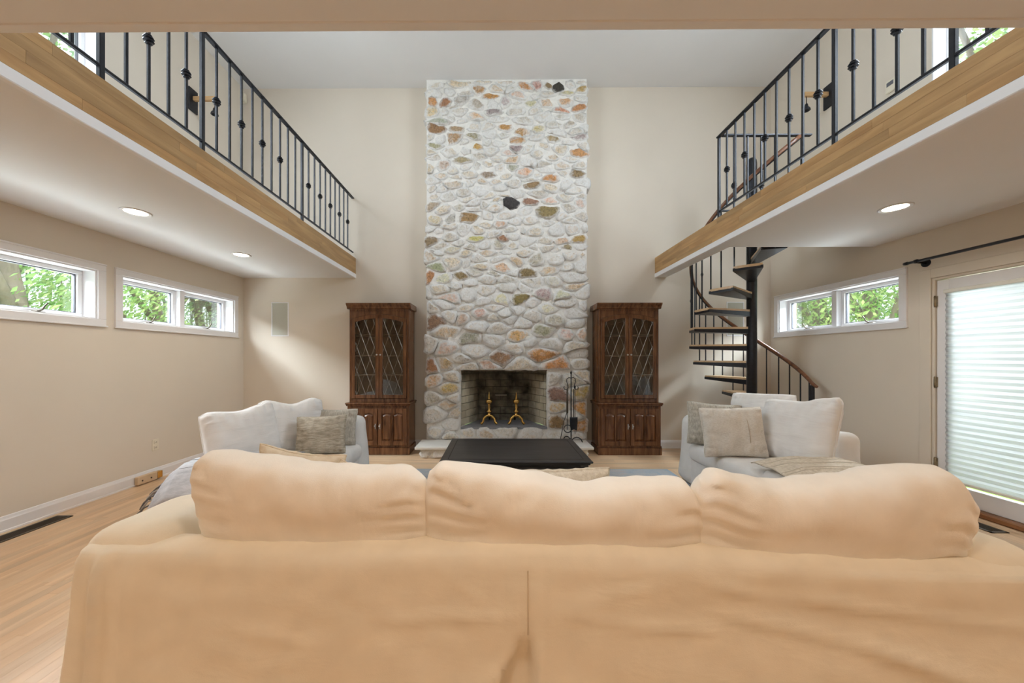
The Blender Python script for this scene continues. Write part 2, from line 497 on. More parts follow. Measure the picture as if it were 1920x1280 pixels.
for z in (.35, 1.07, 1.79):
    m = MB(); m.tube([(.004, -.022, z-.05), (.004, -.022, z+.05)], .008, 8); m.cbox(.0, .014, -.034, -.012, z-.045, z+.045, .001)
    m.build('hinge', m_hinge, door)
m = MB(); dbx(m, -.04, .2, dy0, dy1+.02, 0, .045, .01)
m.build('threshold', wood('threshold_wood', (.16, .06, .02), (.33, .15, .06), .4, 'y', 6), door)
# translucent cellular shade
ms, nt, b = nodes('white_shade_cloth')
out = nt.nodes['Material Output']; tr = nt.nodes.new('ShaderNodeBsdfTranslucent'); df = nt.nodes.new('ShaderNodeBsdfDiffuse')
n1 = tex(nt, 'ShaderNodeTexNoise', 3, stretch=(1, .8, 22), Detail=4)
rr = ramp(nt, n1.outputs[0], [(.3, (.56, .57, .59)), (.7, (.68, .68, .69))])
link(nt, rr.outputs[0], tr.inputs[0]); link(nt, rr.outputs[0], df.inputs[0])
mx = nt.nodes.new('ShaderNodeMixShader'); mx.inputs[0].default_value = .5
link(nt, df.outputs[0], mx.inputs[1]); link(nt, tr.outputs[0], mx.inputs[2]); link(nt, mx.outputs[0], out.inputs[0])
shade = thing('cellular_shade', 'white pleated shade drawn down over the glass door', 'shade', (XR-.02, dy1, .18))
A2, B2 = A+st-.02, B-st+.02
m = MB(); zt, zb = dz1-.15, .24; npl = 66
vsx = []
for i in range(npl+1):
    z = zb+(zt-zb)*i/npl; d = .006 if i % 2 else -.006
    vsx += [(XR+.008+d, A2, z), (XR+.008+d, B2, z)]
m.add([(x-XR+.02, y-dy1, z-.18) for x, y, z in vsx], [(2*i, 2*i+1, 2*i+3, 2*i+2) for i in range(npl)])
m.build('pleated_cloth', ms, shade)
def sbx(z0, z1, nm):
    m = MB().cbox(.004+.0, .034, A2-dy1, B2-dy1, z0-.18, z1-.18, .004); return m.build(nm, plain('shade_rail', (.78, .77, .70), .5), shade)
sbx(zt, zt+.03, 'head_rail'); sbx(zb-.022, zb, 'bottom_rail')

# ------------------------------------------------------------------ exterior: trees, lawn, brick wing
m_leaf = []
for i, (a, b2) in enumerate((((.15, .32, .10), (.45, .62, .28)), ((.18, .36, .18), (.48, .64, .38)), ((.22, .38, .12), (.58, .70, .34)))):
    mm, nt, b = nodes('green_leaves'); out = nt.nodes['Material Output']
    geo = nt.nodes.new('ShaderNodeNewGeometry')
    r = ramp(nt, geo.outputs['Random Per Island'], [(0, a), (1, b2)])
    d = nt.nodes.new('ShaderNodeBsdfDiffuse'); t = nt.nodes.new('ShaderNodeBsdfTranslucent'); x = nt.nodes.new('ShaderNodeMixShader')
    x.inputs[0].default_value = .45
    for q in (d, t): link(nt, r.outputs[0], q.inputs[0])
    link(nt, d.outputs[0], x.inputs[1]); link(nt, t.outputs[0], x.inputs[2]); link(nt, x.outputs[0], out.inputs[0])
    m_leaf.append(mm)
m_bark = plain('grey_bark', (.22, .19, .16), .9, var=.3, scale=6, bs=.6, bscale=14, bd=.02, stretch=(1, 1, .3))
def leaf_cloud(m, c, rad, n, size):
    for _ in range(n):
        while True:
            d = Vector((rnd.uniform(-1, 1), rnd.uniform(-1, 1), rnd.uniform(-1, 1)))
            if d.length < 1: break
        d = d*(.55+.45*rnd.random())
        p = Vector(c)+Vector((d.x*rad[0], d.y*rad[1], d.z*rad[2]))
        a = Vector((rnd.gauss(0, 1), rnd.gauss(0, 1), rnd.gauss(0, .6))).normalized()
        u = a.orthogonal().normalized(); w = a.cross(u)
        L = size*rnd.uniform(.6, 1.3); q = L*.42
        m.v += [tuple(p-u*L*.5), tuple(p+w*q*.5+a*L*.06), tuple(p+u*L*.5), tuple(p-w*q*.5+a*L*.06)]
        b = len(m.v)-4; m.f.append([b, b+1, b+2, b+3]); m.sm.append(False)
def tree(loc, h, r, kind, label, crown0=.3, nl=4200, lean=.3, forks=4):
    root = thing('tree', label, 'tree', loc, group='trees outside the windows')
    t = MB(); tips = []
    base = [(0, 0, 0)]
    for i in range(1, 6):
        z = h*.62*i/5; base.append((lean*math.sin(i*1.3)*.4, lean*math.cos(i*.9)*.4-lean*.4, z))
    t.tube(base, [r, r*.85, r*.75, r*.65, r*.55, r*.4], 9)
    for k in range(forks):
        a = 2*math.pi*k/forks+rnd.uniform(-.4, .4); st = base[rnd.choice((1, 2, 2, 3))]
        L = h*rnd.uniform(.3, .45)
        pth = [st]+[(st[0]+math.cos(a)*L*.5*q, st[1]+math.sin(a)*L*.5*q, st[2]+L*q*(.7+.4*q)) for q in (.3, .6, 1)]
        t.tube(pth, [r*.55, r*.42, r*.3, r*.15], 7); tips.append(pth[-1]); tips.append(pth[-2])
    t.build('trunk', m_bark, root)
    lf = MB()
    cl = tips+[base[-1]]+[(rnd.uniform(-1, 1)*h*.28, rnd.uniform(-1, 1)*h*.28, h*rnd.uniform(crown0, 1)) for _ in range(9)]
    for c in cl:
        leaf_cloud(lf, c, (h*.16, h*.16, h*.10), nl//len(cl), .10)
    o = lf.build('foliage', m_leaf[kind], root); o['kind'] = 'stuff'
    return root
TL = [((-7.6, 5.6, -.3), 8.5, .17, 0, 'young leafy tree close outside the left picture-edge window'),
      ((-8.0, 8.3, -.3), 9, .13, 2, 'slim leafy tree outside the left pair of awning windows'),
      ((-9.6, 11.4, -.3), 8.5, .16, 1, 'leafy tree seen through the far pane on the left'),
      ((-11.5, 7.6, -.3), 10, .2, 1, 'tall leafy tree standing further back on the left side'),
      ((-6.6, 3.2, -.3), 9.5, .16, 0, 'tall tree outside the upper left loft window'),
      ((-12.2, 15.2, -.3), 9, .2, 2, 'farthest leafy tree beyond the left windows'),
      ((7.4, 7.1, -.3), 8.5, .15, 0, 'forked tree outside the awning windows by the door'),
      ((8.6, 9.6, -.3), 9, .13, 2, 'leafy tree outside the far pane behind the spiral stair'),
      ((11.0, 8.6, -.3), 10, .2, 1, 'tall leafy tree standing further back on the right side'),
      ((7.0, 4.2, -.3), 9.5, .15, 2, 'tree outside the upper right loft window'),
      ((12.5, 13.5, -.3), 9, .2, 1, 'farthest leafy tree beyond the right windows')]
for loc, h, r, k, lb in TL: tree(loc, h, r, k, lb, .08 if k else .15, 9000)
def hedge(x, label, y0, y1, zt, group=None):
    root = thing('hedge', label, 'hedge', (x, 9, -.3))
    lf = MB(); st = MB(); n = int((y1-y0)/.7)
    for i in range(n):
        y = y0+i*.7+rnd.uniform(-.3, .3)-9; st.tube([(0, y, 0), (rnd.uniform(-.3, .3), y, zt*.7)], [.06, .02], 6)
        for z in (1.0, zt*.35, zt*.6, zt*.85):
            leaf_cloud(lf, (rnd.uniform(-.6, .6), y, z+rnd.uniform(-.4, .4)), (1.0, .8, zt*.2), 210, .13)
    st.build('stems', m_bark, root)
    o = lf.build('foliage', m_leaf[1], root); o['kind'] = 'stuff'
hedge(-15.5, 'dense green undergrowth far outside the left windows', 3, 27, 6.5)
hedge(15.8, 'dense green undergrowth far outside the right windows', 4, 25, 6.5)
g = MB().box(-40, XL-.25, -30, 45, -.6, -.3).box(XR+.25, 40, -30, 45, -.6, -.3).box(XL-.25, XR+.25, YB+.25, 45, -.6, -.3).box(XL-.25, XR+.25, -30, YR-.25, -.6, -.3)
tag(g.build('lawn', plain('lawn', (.13, .22, .05), .95, var=.3, scale=.6, bs=.4, bscale=30)), 'green ground around the house', 'ground', kind='structure')
mb_, nt, b = nodes('exterior_brick')
bt = tex(nt, 'ShaderNodeTexBrick', 4.6); mpb = nt.nodes.new('ShaderNodeMapping'); mpb.inputs['Rotation'].default_value = (R(90), 0, 0); link(nt, bt.inputs['Vector'].links[0].from_socket, mpb.inputs['Vector']); link(nt, mpb.outputs[0], bt.inputs['Vector']); bt.inputs['Color1'].default_value = (.55, .30, .24, 1); bt.inputs['Color2'].default_value = (.66, .42, .34, 1)
bt.inputs['Mortar'].default_value = (.7, .66, .6, 1); link(nt, bt.outputs[0], b.inputs['Base Color']); b.inputs['Roughness'].default_value = .9
for x, lb in ((-4.12, 'brick corner pier just outside the left awning windows'), (4.38, 'brick corner pier just outside the awning windows by the stair')):
    m = MB().cbox(-.24, .24, -.25, .25, 0, 5.6, .01).box(-.26, .26, -.29, .29, 5.6, 5.7)
    o = m.build('brick_pier', mb_); o.location = (x, 5.62, -.3)
    tag(o, lb, 'pier')
# ------------------------------------------------------------------ stone chimney
YF = 4.82                       # front plane of the mortar core
CX0, CX1 = -1.0, 1.265
OX0, OX1, OZ0, OZ1 = -.505, .695, .33, 1.12
ms_, nt, b = nodes('whitewashed_stone')
oi = nt.nodes.new('ShaderNodeObjectInfo')
def obj_noise(scale, **kw):
    geo = nt.nodes.new('ShaderNodeNewGeometry'); n = nt.nodes.new('ShaderNodeTexNoise')
    link(nt, geo.outputs['Position'], n.inputs['Vector']); n.inputs['Scale'].default_value = scale
    for k, v in kw.items(): n.inputs[k].default_value = v
    return n
na = obj_noise(12, Detail=8, Roughness=.75, Distortion=.8); nb = obj_noise(42, Detail=5, Roughness=.7); nc = obj_noise(5, Detail=3)
var = ramp(nt, nb.outputs[0], [(.25, (.35, .32, .30)), (.48, (1, 1, 1)), (.75, (1.5, 1.42, 1.3))])
col = mix(nt, 1.0, oi.outputs['Color'], var.outputs[0], 'MULTIPLY')
# whitewash coverage: noise against the amount stored in the stone's alpha
at = nt.nodes.new('ShaderNodeAttribute'); at.attribute_name = 'core'
ed = nt.nodes.new('ShaderNodeMath'); ed.operation = 'MULTIPLY_ADD'; link(nt, at.outputs['Fac'], ed.inputs[0]); ed.inputs[1].default_value = .42; link(nt, oi.outputs['Alpha'], ed.inputs[2])
sb0 = nt.nodes.new('ShaderNodeMath'); sb0.operation = 'SUBTRACT'; link(nt, ed.outputs[0], sb0.inputs[0]); sb0.inputs[1].default_value = .36
sb = nt.nodes.new('ShaderNodeMath'); sb.operation = 'SUBTRACT'; link(nt, sb0.outputs[0], sb.inputs[0]); link(nt, na.outputs[0], sb.inputs[1])
ml = nt.nodes.new('ShaderNodeMath'); ml.operation = 'MULTIPLY_ADD'; ml.use_clamp = True
link(nt, sb.outputs[0], ml.inputs[0]); ml.inputs[1].default_value = 3.2; ml.inputs[2].default_value = .5
wash = ramp(nt, nb.outputs[0], [(.25, (.66, .63, .58)), (.5, (.83, .81, .78)), (.8, (.88, .87, .86))])
fin = mix(nt, ml.outputs[0], wash.outputs[0], col)
link(nt, fin, b.inputs['Base Color']); b.inputs['Roughness'].default_value = .85
ad = nt.nodes.new('ShaderNodeMath'); ad.operation = 'MULTIPLY_ADD'
link(nt, nb.outputs[0], ad.inputs[0]); ad.inputs[1].default_value = .35; link(nt, na.outputs[0], ad.inputs[2])
bump(nt, b, ad.outputs[0], .75, .03)
m_mortar = plain('white_mortar', (.80, .775, .73), .9, var=.07, scale=14, bs=.8, bscale=22, bd=.02)

chim = thing('stone_chimney', 'whitewashed fieldstone chimney breast rising to the ceiling around the fireplace', 'chimney', (.13, YF, 0))
def loc_box(m, x0, x1, y0, y1, z0, z1): return m.box(x0-.13, x1-.13, y0-YF, y1-YF, z0, z1)
m = MB()
for a, b_, c, d in cells_wall([CX0+.02, CX1-.02], [0, ZC-.002], [(OX0, OX1, OZ0, OZ1)]): loc_box(m, a, b_, YF, YB-.001, c, d)
m.build('mortar_core', m_mortar, chim)

SEEDS = [(-0.911, 4.851, 'o'), (-0.709, 4.844, 'b'), (-0.501, 4.87, 'g'), (-0.248, 5.009, 'o'), (-0.077, 4.92, 'o'), (0.125, 4.851, 'g'), (0.403, 5.046, 'o'), (0.605, 5.078, 'p'), (0.7, 5.072, 'b'), (0.851, 5.053, 'd'), (0.99, 4.952, 't'), (1.211, 5.002, 'o'), (-0.046, 4.718, 'g'), (-0.336, 4.642, 'y'), (-0.286, 4.813, 'g'), (-0.539, 4.484, 'v'), (-0.867, 4.484, 'b'), (-0.804, 4.579, 'g'), (-0.608, 4.333, 'v'), (-0.299, 4.358, 'v'), (0.125, 4.472, 'o'), (0.554, 4.472, 't'), (0.352, 4.421, 'o'), (0.245, 4.314, 'o'), (0.75, 4.333, 'v'), (1.117, 4.333, 'g'), (-0.855, 4.25, 'v'), (-0.299, 4.225, 'o'), (0.257, 4.2, 'g'), (1.091, 4.156, 'o'), (0.156, 4.118, 't'), (0.219, 4.029, 'y'), (-0.488, 4.029, 'v'), (-0.766, 3.953, 'p'), (0.194, 3.928, 'g'), (-0.115, 3.979, 't'), (-0.134, 3.846, 'n'), (0.39, 3.865, 'y'), (0.744, 3.764, 'o'), (0.485, 3.682, 'b'), (1.142, 3.827, 'b'), (-0.589, 3.701, 't'), (0.87, 4.724, 'p'), (1.148, 4.756, 'o'), (0.959, 4.825, 'y'), (0.7, 4.813, 't'), (0.295, 4.926, 't'), (0.46, 4.819, 't'), (-0.918, 4.699, 't'), (0.182, 3.42, 'd'), (0.738, 3.464, 'y'), (0.472, 3.458, 'n'), (0.712, 3.325, 'b'), (1.167, 3.414, 't'), (-0.4, 3.256, 'b'), (0.068, 3.149, 'p'), (-0.64, 3.237, 'g'), (-0.867, 3.231, 't'), (-0.88, 2.94, 'n'), (-0.311, 2.959, 'y'), (0.099, 2.94, 'b'), (0.902, 2.94, 'y'), (1.155, 2.934, 'o'), (-0.627, 2.795, 't'), (0.99, 2.807, 'v'), (-0.842, 2.561, 'g'), (-0.475, 2.422, 'b'), (-0.235, 2.574, 't'), (0.093, 2.555, 't'), (0.422, 2.466, 'b'), (0.902, 2.157, 't'), (-1.006, 2.428, 'o'), (-0.918, 3.376, 'g'), (-0.652, 2.131, 't'), (0.333, 2.106, 'b'), (-0.753, 2.397, 'c'), (0.801, 2.346, 'c'), (0.674, 2.169, 'g'), (-0.46, 1.848, 't'), (-0.246, 1.899, 'p'), (0.273, 1.596, 'y'), (-0.84, 1.817, 'b'), (0.639, 1.343, 'o'), (0.835, 1.198, 'o'), (1.17, 1.596, 't'), (-0.701, 1.419, 't'), (0.601, 1.672, 'g'), (-0.385, 1.558, 'g'), (-0.132, 1.204, 'p'), (0.02, 1.292, 'b'), (-0.713, 1.191, 'p'), (-0.928, 1.16, 'b'), (0.69, 1.975, 'c'), (0.045, 2.101, 'c'), (0.98, 1.596, 't'), (1.127, 0.818, 'o'), (1.168, 0.601, 'o'), (0.802, 0.611, 'y'), (0.807, 0.405, 'b'), (1.168, 0.332, 'o'), (0.833, 0.777, 'n'), (-0.869, 0.978, 'p'), (-0.652, 0.87, 'y')]
PAL = {'o': ((.54, .31, .12), .68), 'b': ((.33, .21, .11), .72), 'g': ((.41, .355, .29), .62), 'v': ((.40, .31, .19), .66), 'd': ((.06, .055, .05), .85),
       't': ((.62, .47, .30), .56), 'y': ((.66, .46, .22), .60), 'p': ((.56, .35, .22), .60), 'n': ((.34, .23, .16), .72), 'c': ((.72, .63, .44), .55)}
AN = 1.75                        # stones lie flat: wider than tall
pts = []; wts = []; sr = random.Random(11)
def inopen(x, z, mg=0): return OX0-mg < x < OX1+mg and OZ0-mg < z < OZ1+mg
for x, z, c in SEEDS:
    if not inopen(x, z): pts.append((min(max(x, CX0+.05), CX1-.05), z, c)); wts.append(sr.uniform(-.002, .010))
tries = 0
while tries < 9000:
    tries += 1
    x = sr.uniform(CX0+.03, CX1-.03); z = sr.uniform(.17, ZC-.03)
    if inopen(x, z, .02): continue
    md = (.20 if z > 2.6 else .24 if z > 1.8 else .30)*sr.choice((.75, .9, 1, 1.1, 1.35))
    if all((x-a)**2+((z-c)*AN)**2 > md*md for a, c, _ in pts): pts.append((x, z, 'w')); wts.append(sr.uniform(-.009, .009))
def clip(poly, nx, nz, d):
    out = []
    for i in range(len(poly)):
        p, q = poly[i], poly[(i+1) % len(poly)]
        a, b2 = p[0]*nx+p[1]*nz-d, q[0]*nx+q[1]*nz-d
        if a <= 0: out.append(p)
        if (a < 0 < b2) or (b2 < 0 < a):
            t = a/(a-b2); out.append((p[0]+(q[0]-p[0])*t, p[1]+(q[1]-p[1])*t))
    return out
def stone(poly, z, yplane, relief, back, parent, color, off, warp=False):
    n0 = len(poly)
    cx = sum(p[0] for p in poly)/n0; cz = sum(p[1] for p in poly)/n0
    # inset for the joint, split long edges, round the corners
    S = []
    for i in range(n0):
        a, b2 = poly[i], poly[(i+1) % n0]; ns = max(1, int(math.hypot(b2[0]-a[0], b2[1]-a[1])/.07))
        S += [(a[0]+(b2[0]-a[0])*k/ns, a[1]+(b2[1]-a[1])*k/ns) for k in range(ns)]
    if warp:
        def wp(x, y):
            ex = min(1, max(0, min(x-CX0, CX1-x)/.08))
            q = noise.noise_vector(Vector((x*4.5, y*4.5, 3)))*.040+noise.noise_vector(Vector((x*11, y*11, 7)))*.016
            X, Y = x+q.x*ex, min(y+q.y, ZC-.02)
            if OX0-.3 < x < OX1+.3 and OZ0-.1 < y < OZ1+.1: X, Y = x+q.x*.12, y+q.y*.12
            return X, max(Y, .157)
        S = [wp(*p) for p in S]
        cx = sum(p[0] for p in S)/len(S); cz = sum(p[1] for p in S)/len(S)
    poly = S
    P = [(cx+(x-cx)*(1-.004/max(.05, math.hypot(x-cx, y-cz))), cz+(y-cz)*(1-.004/max(.05, math.hypot(x-cx, y-cz)))) for x, y in poly]
    Q = []
    for i in range(len(P)):
        a, b2 = P[i], P[(i+1) % len(P)]
        Q += [(a[0]*.5+b2[0]*.5, a[1]*.5+b2[1]*.5)]
    n = len(Q); vs = []
    tx, tz = sr.uniform(-.3, .3), sr.uniform(-.7, .25)
    s0 = sr.uniform(0, 99)
    for ring, (k, h) in enumerate(((1.0, -back), (1.0, -.004), (.92, relief*.75), (.55, relief*.95))):
        for x, w in Q:
            jx = noise.noise(Vector((x*9+s0, w*9, ring*3.1)))*.03 if ring else 0
            X = cx+(x-cx)*k+jx; Zz = cz+(w-cz)*k+jx*.7
            H = h
            if ring >= 2: H += (X-cx)*tx*.35+(Zz-cz)*tz*.35+noise.noise(Vector((X*11, Zz*11, s0)))*relief*.9
            vs.append((X-off[0], yplane-H-off[1], Zz-off[2]))
    vs.append((cx-off[0], yplane-relief*.95-off[1], cz-off[2]))
    fs = [(r*n+i, r*n+(i+1) % n, (r+1)*n+(i+1) % n, (r+1)*n+i) for r in range(3) for i in range(n)]
    fs += [(3*n+i, 3*n+(i+1) % n, 4*n) for i in range(n)]
    m = MB().add(vs, fs, True)
    o = m.build('stone', ms_, parent)
    at_ = o.data.attributes.new('core', 'FLOAT', 'POINT')
    at_.data.foreach_set('value', [0.0]*(2*n)+[.3]*n+[1.0]*(n+1))
    o.color = color
    return o
for i, (x, z, c) in enumerate(pts):
    jl, jr = sr.uniform(-.03, .035), sr.uniform(-.03, .035)
    poly = [(CX0-jl, .155), (CX1+jr, .155), (CX1+jr, ZC-.02), (CX0-jl, ZC-.02)]
    for j, (a, d, _) in enumerate(pts):
        if j == i: continue
        ex, ez = a-x, (d-z)*AN
        if ex*ex+ez*ez > 1.2: continue
        mx_, mz = (a+x)/2, (d+z)/2
        nx, nz = ex, ez*AN
        poly = clip(poly, nx, nz, mx_*nx+mz*nz+(wts[i]-wts[j])/2)
        if len(poly) < 3: break
    if len(poly) < 3: continue
    if z > OZ1: poly = clip(poly, 0, -1, -OZ1+sr.uniform(-.005, .01)) if min(p[1] for p in poly) < OZ1 and min(p[0] for p in poly) < OX1 and max(p[0] for p in poly) > OX0 else poly
    elif z < OZ0: poly = clip(poly, 0, 1, OZ0)
    elif x < OX0: poly = clip(poly, 1, 0, OX0+sr.uniform(-.01, .012))
    else: poly = clip(poly, -1, 0, -OX1+sr.uniform(-.01, .012))
    if len(poly) < 3: continue
    ar = abs(sum(poly[k][0]*poly[(k+1) % len(poly)][1]-poly[(k+1) % len(poly)][0]*poly[k][1] for k in range(len(poly))))/2
    if ar < .0018: continue
    if c == 'w':
        base = sr.choice(((.64, .53, .38), (.60, .51, .39), (.50, .45, .35), (.68, .57, .42), (.62, .45, .27), (.56, .49, .40))); al = sr.uniform(.26, .54)
    else:
        base, al = PAL[c]; al = al+sr.uniform(-.13, .0)
        base = tuple(v*sr.uniform(.85, 1.15) for v in base)
    low = max(0, min(1, (2.6-z)/1.0))
    rel = sr.uniform(.006, .022)*(1+1.6*low)
    edge = x < CX0+.2 or x > CX1-.2 or (abs(z-.72) < .5 and OX0-.25 < x < OX1+.25)
    stone(poly, z, YF, rel, .13 if edge else .02, chim, (*base, al), (.13, YF, 0), True)

# firebox: splayed brick sides, sooty back
m_fb, nt, b = nodes('firebrick')
geo = nt.nodes.new('ShaderNodeNewGeometry'); sx = nt.nodes.new('ShaderNodeSeparateXYZ'); link(nt, geo.outputs['Position'], sx.inputs[0])
n1 = nt.nodes.new('ShaderNodeTexNoise'); link(nt, geo.outputs['Position'], n1.inputs['Vector']); n1.inputs['Scale'].default_value = 7; n1.inputs['Detail'].default_value = 5
oi2 = nt.nodes.new('ShaderNodeObjectInfo')
clean = ramp(nt, oi2.outputs['Random'], [(0, (.52, .45, .32)), (1, (.66, .60, .46))])
so = nt.nodes.new('ShaderNodeMapRange'); so.inputs[1].default_value = 5.05; so.inputs[2].default_value = 5.45; link(nt, sx.outputs[1], so.inputs[0])
so2 = nt.nodes.new('ShaderNodeMapRange'); so2.inputs[1].default_value = .80; so2.inputs[2].default_value = 1.25; link(nt, sx.outputs[2], so2.inputs[0])
mxn = nt.nodes.new('ShaderNodeMath'); mxn.operation = 'MAXIMUM'; link(nt, so.outputs[0], mxn.inputs[0]); link(nt, so2.outputs[0], mxn.inputs[1])
ad = nt.nodes.new('ShaderNodeMath'); ad.operation = 'MULTIPLY_ADD'; ad.use_clamp = True
link(nt, n1.outputs[0], ad.inputs[0]); ad.inputs[1].default_value = 1.1
sub = nt.nodes.new('ShaderNodeMath'); sub.operation = 'SUBTRACT'; link(nt, mxn.outputs[0], sub.inputs[0]); sub.inputs[1].default_value = .55
link(nt, sub.outputs[0], ad.inputs[2])
link(nt, mix(nt, ad.outputs[0], clean.outputs[0], (.022, .018, .014)), b.inputs['Base Color']); b.inputs['Roughness'].default_value = .9
m_soot = plain('soot_mortar', (.10, .09, .075), .95, var=.3)
fbx = MB()
FB0, FB1, YK = -.29, .48, 5.36    # back wall of the firebox
y0 = YF-.01
def lb(p): return (p[0]-.13, p[1]-YF, p[2])
def quad(m, a, b2, c, d): m.add([lb(p) for p in (a, b2, c, d)], [(0, 1, 2, 3)])
e = .012
quad(fbx, (OX0-e, y0+.06, OZ0), (FB0-e, YK+e, OZ0), (FB0-e, YK+e, 1.3), (OX0-e, y0+.06, 1.3))
quad(fbx, (OX1+e, y0+.06, OZ0), (FB1+e, YK+e, OZ0), (FB1+e, YK+e, 1.3), (OX1+e, y0+.06, 1.3))
quad(fbx, (FB0-e, YK+e, OZ0), (FB1+e, YK+e, OZ0), (FB1+e, YK+e, 1.3), (FB0-e, YK+e, 1.3))
quad(fbx, (OX0-e, YB-.1, 1.30), (OX1+e, YB-.1, 1.30), (FB1+e, YK+e, 1.30), (FB0-e, YK+e, 1.30))
quad(fbx, (OX0-e, y0+.1, OZ1+.005), (OX1+e, y0+.1, OZ1+.005), (OX1+e, YB-.1, 1.30), (OX0-e, YB-.1, 1.30))
fb = fbx.build('firebox', m_soot, chim)
m = MB(); m.prism([(OX0-.13, y0-YF+.0), (OX1-.13, y0-YF+.0), (FB1-.13, YK-YF), (FB0-.13, YK-YF)], OZ0-.03, OZ0+.004, 'z')
m.build('firebox_floor', plain('ash_grey_floor', (.24, .235, .25), .9, var=.2, scale=12), chim)
m = MB().cbox(OX0-.15, OX1-.11, .005, .03, OZ1-.014, OZ1+.006, .003); m.build('steel_lintel', plain('sooty_steel', (.12, .09, .06), .6, .5), chim)
bru = MB().cbox(-.5, .5, -.5, .5, -.5, .5, .02).mesh('brick'); bru.materials.append(m_fb)
def brick_wall(a, b2, skip=0):
    ax, ay = a; bx_, by = b2; L = math.hypot(bx_-ax, by-ay); ang = math.atan2(by-ay, bx_-ax)
    rows = 8; h = (1.12-OZ0)/7.6
    nrm = (-math.sin(ang), math.cos(ang))
    for r in range(rows):
        u = -.115 if r % 2 else 0.0
        while u < L:
            a0, a1 = max(u, 0), min(u+.23, L)
            if a1-a0 > .02:
                mid = (a0+a1)/2
                new_obj('brick', bru, fb, (ax+math.cos(ang)*mid-.13, ay+math.sin(ang)*mid-YF, OZ0+(r+.5)*h),
                        (0, 0, ang), (a1-a0-.008, .022, h-.008))
            u += .23
brick_wall((OX0, y0+.08), (FB0, YK)); brick_wall((FB0, YK), (FB1, YK)); brick_wall((FB1, YK), (OX1, y0+.08))

# ------------------------------------------------------------------ raised hearth
hearth = thing('hearth', 'low raised hearth with a pale stone slab in front of the fireplace', 'hearth', (.09, 4.6, 0))
m = MB().box(-1.08, 1.08, -.14, .218, 0, .118); m.build('mortar_core', m_mortar, hearth)
hx = -1.10
while hx < 1.09:
    w = min(sr.uniform(.16, .34), 1.10-hx)
    if 1.10-(hx+w) < .08: w = 1.10-hx
    pl = [(hx, .004), (hx+w, .004), (hx+w-sr.uniform(0, .02), .117), (hx+sr.uniform(0, .02), .117)]
    stone([(p[0]+.09, p[1]) for p in pl], .06, 4.46, .022, .1, hearth, (.62, .55, .44, sr.uniform(.2, .5)), (.09, 4.6, 0))
    hx += w
m = MB().cbox(-1.14, 1.14, -.20, .218, .118, .156, .008)
m.build('slab', plain('pale_hearth_stone', (.76, .73, .68), .6, var=.06, scale=5, bs=.15, bscale=30), hearth)

# ------------------------------------------------------------------ andirons
def andiron(x, y, label):
    root = thing('andiron', label, 'andiron', (x, y, OZ0+.004), group='brass andirons in the fireplace'); root.scale = (1.25, 1.25, 1.08)
    m = MB()
    m.lathe([(.0, .10), (.018, .10), (.03, .115), (.018, .135), (.012, .15), (.02, .165), (.032, .175), (.02, .185), (.011, .20), (.016, .225), (.011, .25), (.018, .262), (.012, .272)], 14)
    m.build('column', m_brass, root)
    m = MB(); m.lathe([(.008, .268)]+[(.037*math.sin(math.pi*k/8), .305-.037*math.cos(math.pi*k/8)) for k in range(1, 8)]+[(.008, .342), (.012, .352), (.006, .362), (.009, .378), (.004, .41), (.001, .44)], 14)
    m.build('finial', m_brass, root)
    for s in (-1, 1):
        m = MB(); m.tube([(0, 0, .125), (s*.03, -.01, .115), (s*.06, -.02, .08), (s*.068, -.025, .04), (s*.085, -.03, .018), (s*.092, -.034, .008)], [.016, .017, .015, .012, .017, .014], 8)
        m.build('leg', m_brass, root)
    m = MB(); m.tube([(0, .0, .12), (0, .10, .11), (0, .28, .10)], .012, 6); m.tube([(0, .28, .10), (0, .285, .004)], .011, 6)
    m.build('billet_bar', m_black, root)
andiron(-.115, 4.99, 'brass andiron with ball finial nearer the left firebox wall')
andiron(.275, 4.99, 'brass andiron with ball finial nearer the fireplace tools')
# fire-back bar and ash behind the andirons
o = MB().cbox(-.09, .09, -.006, .006, -.008, .008, .003).build('damper_handle', m_pewter, fb); o.location = (.06-.13, YK-.03-YF, .72)

# ------------------------------------------------------------------ fireplace tools
TX, TY, TZ = .985, 4.62, .156
st_ = thing('fire_tool_stand', 'black wrought iron tool stand with scroll feet on the hearth', 'tool stand', (TX, TY, TZ))
m = MB().tube([(0, 0, .04), (0, 0, .92)], .008, 8); m.lathe([(.004, .915), (.013, .925), (.015, .937), (.009, .95), (.006, .955), (.001, .97)], 10); m.build('pole', m_black, st_)
def arc(cx, cz, r, a0, a1, n=12, ang=0):
    out = []
    for k in range(n+1):
        a = R(a0+(a1-a0)*k/n); x = cx+r*math.cos(a); out.append((x*math.cos(ang), x*math.sin(ang), cz+r*math.sin(a)))
    return out
for s in (-1, 1):
    p = [(0, 0, .865), (s*.03, 0, .872), (s*.055, 0, .855), (s*.058, 0, .82), (s*.045, 0, .77), (s*.04, 0, .735), (s*.055, 0, .715), (s*.085, 0, .715), (s*.098, 0, .735), (s*.088, 0, .752)]
    MB().tube(p, .0055, 6).build('scroll_hook', m_black, st_)
MB().tube(arc(-.045, .19, .05, 0, 340, 16), .006, 6).build('ring', m_black, st_)
for k, ang in enumerate((0, 2.1, 4.2)):
    MB().tube(arc(.075, .0, .075, 180, 8, 10, ang), .007, 6).build('foot', m_black, st_)
sh = thing('hearth_shovel', 'black fireplace shovel hanging on the iron stand', 'shovel', (TX+.03, TY-.02, TZ+.2))
MB().tube([(0, 0, .14), (0, 0, .52)], .006, 8).build('handle', m_black, sh)
m = MB(); pr = []
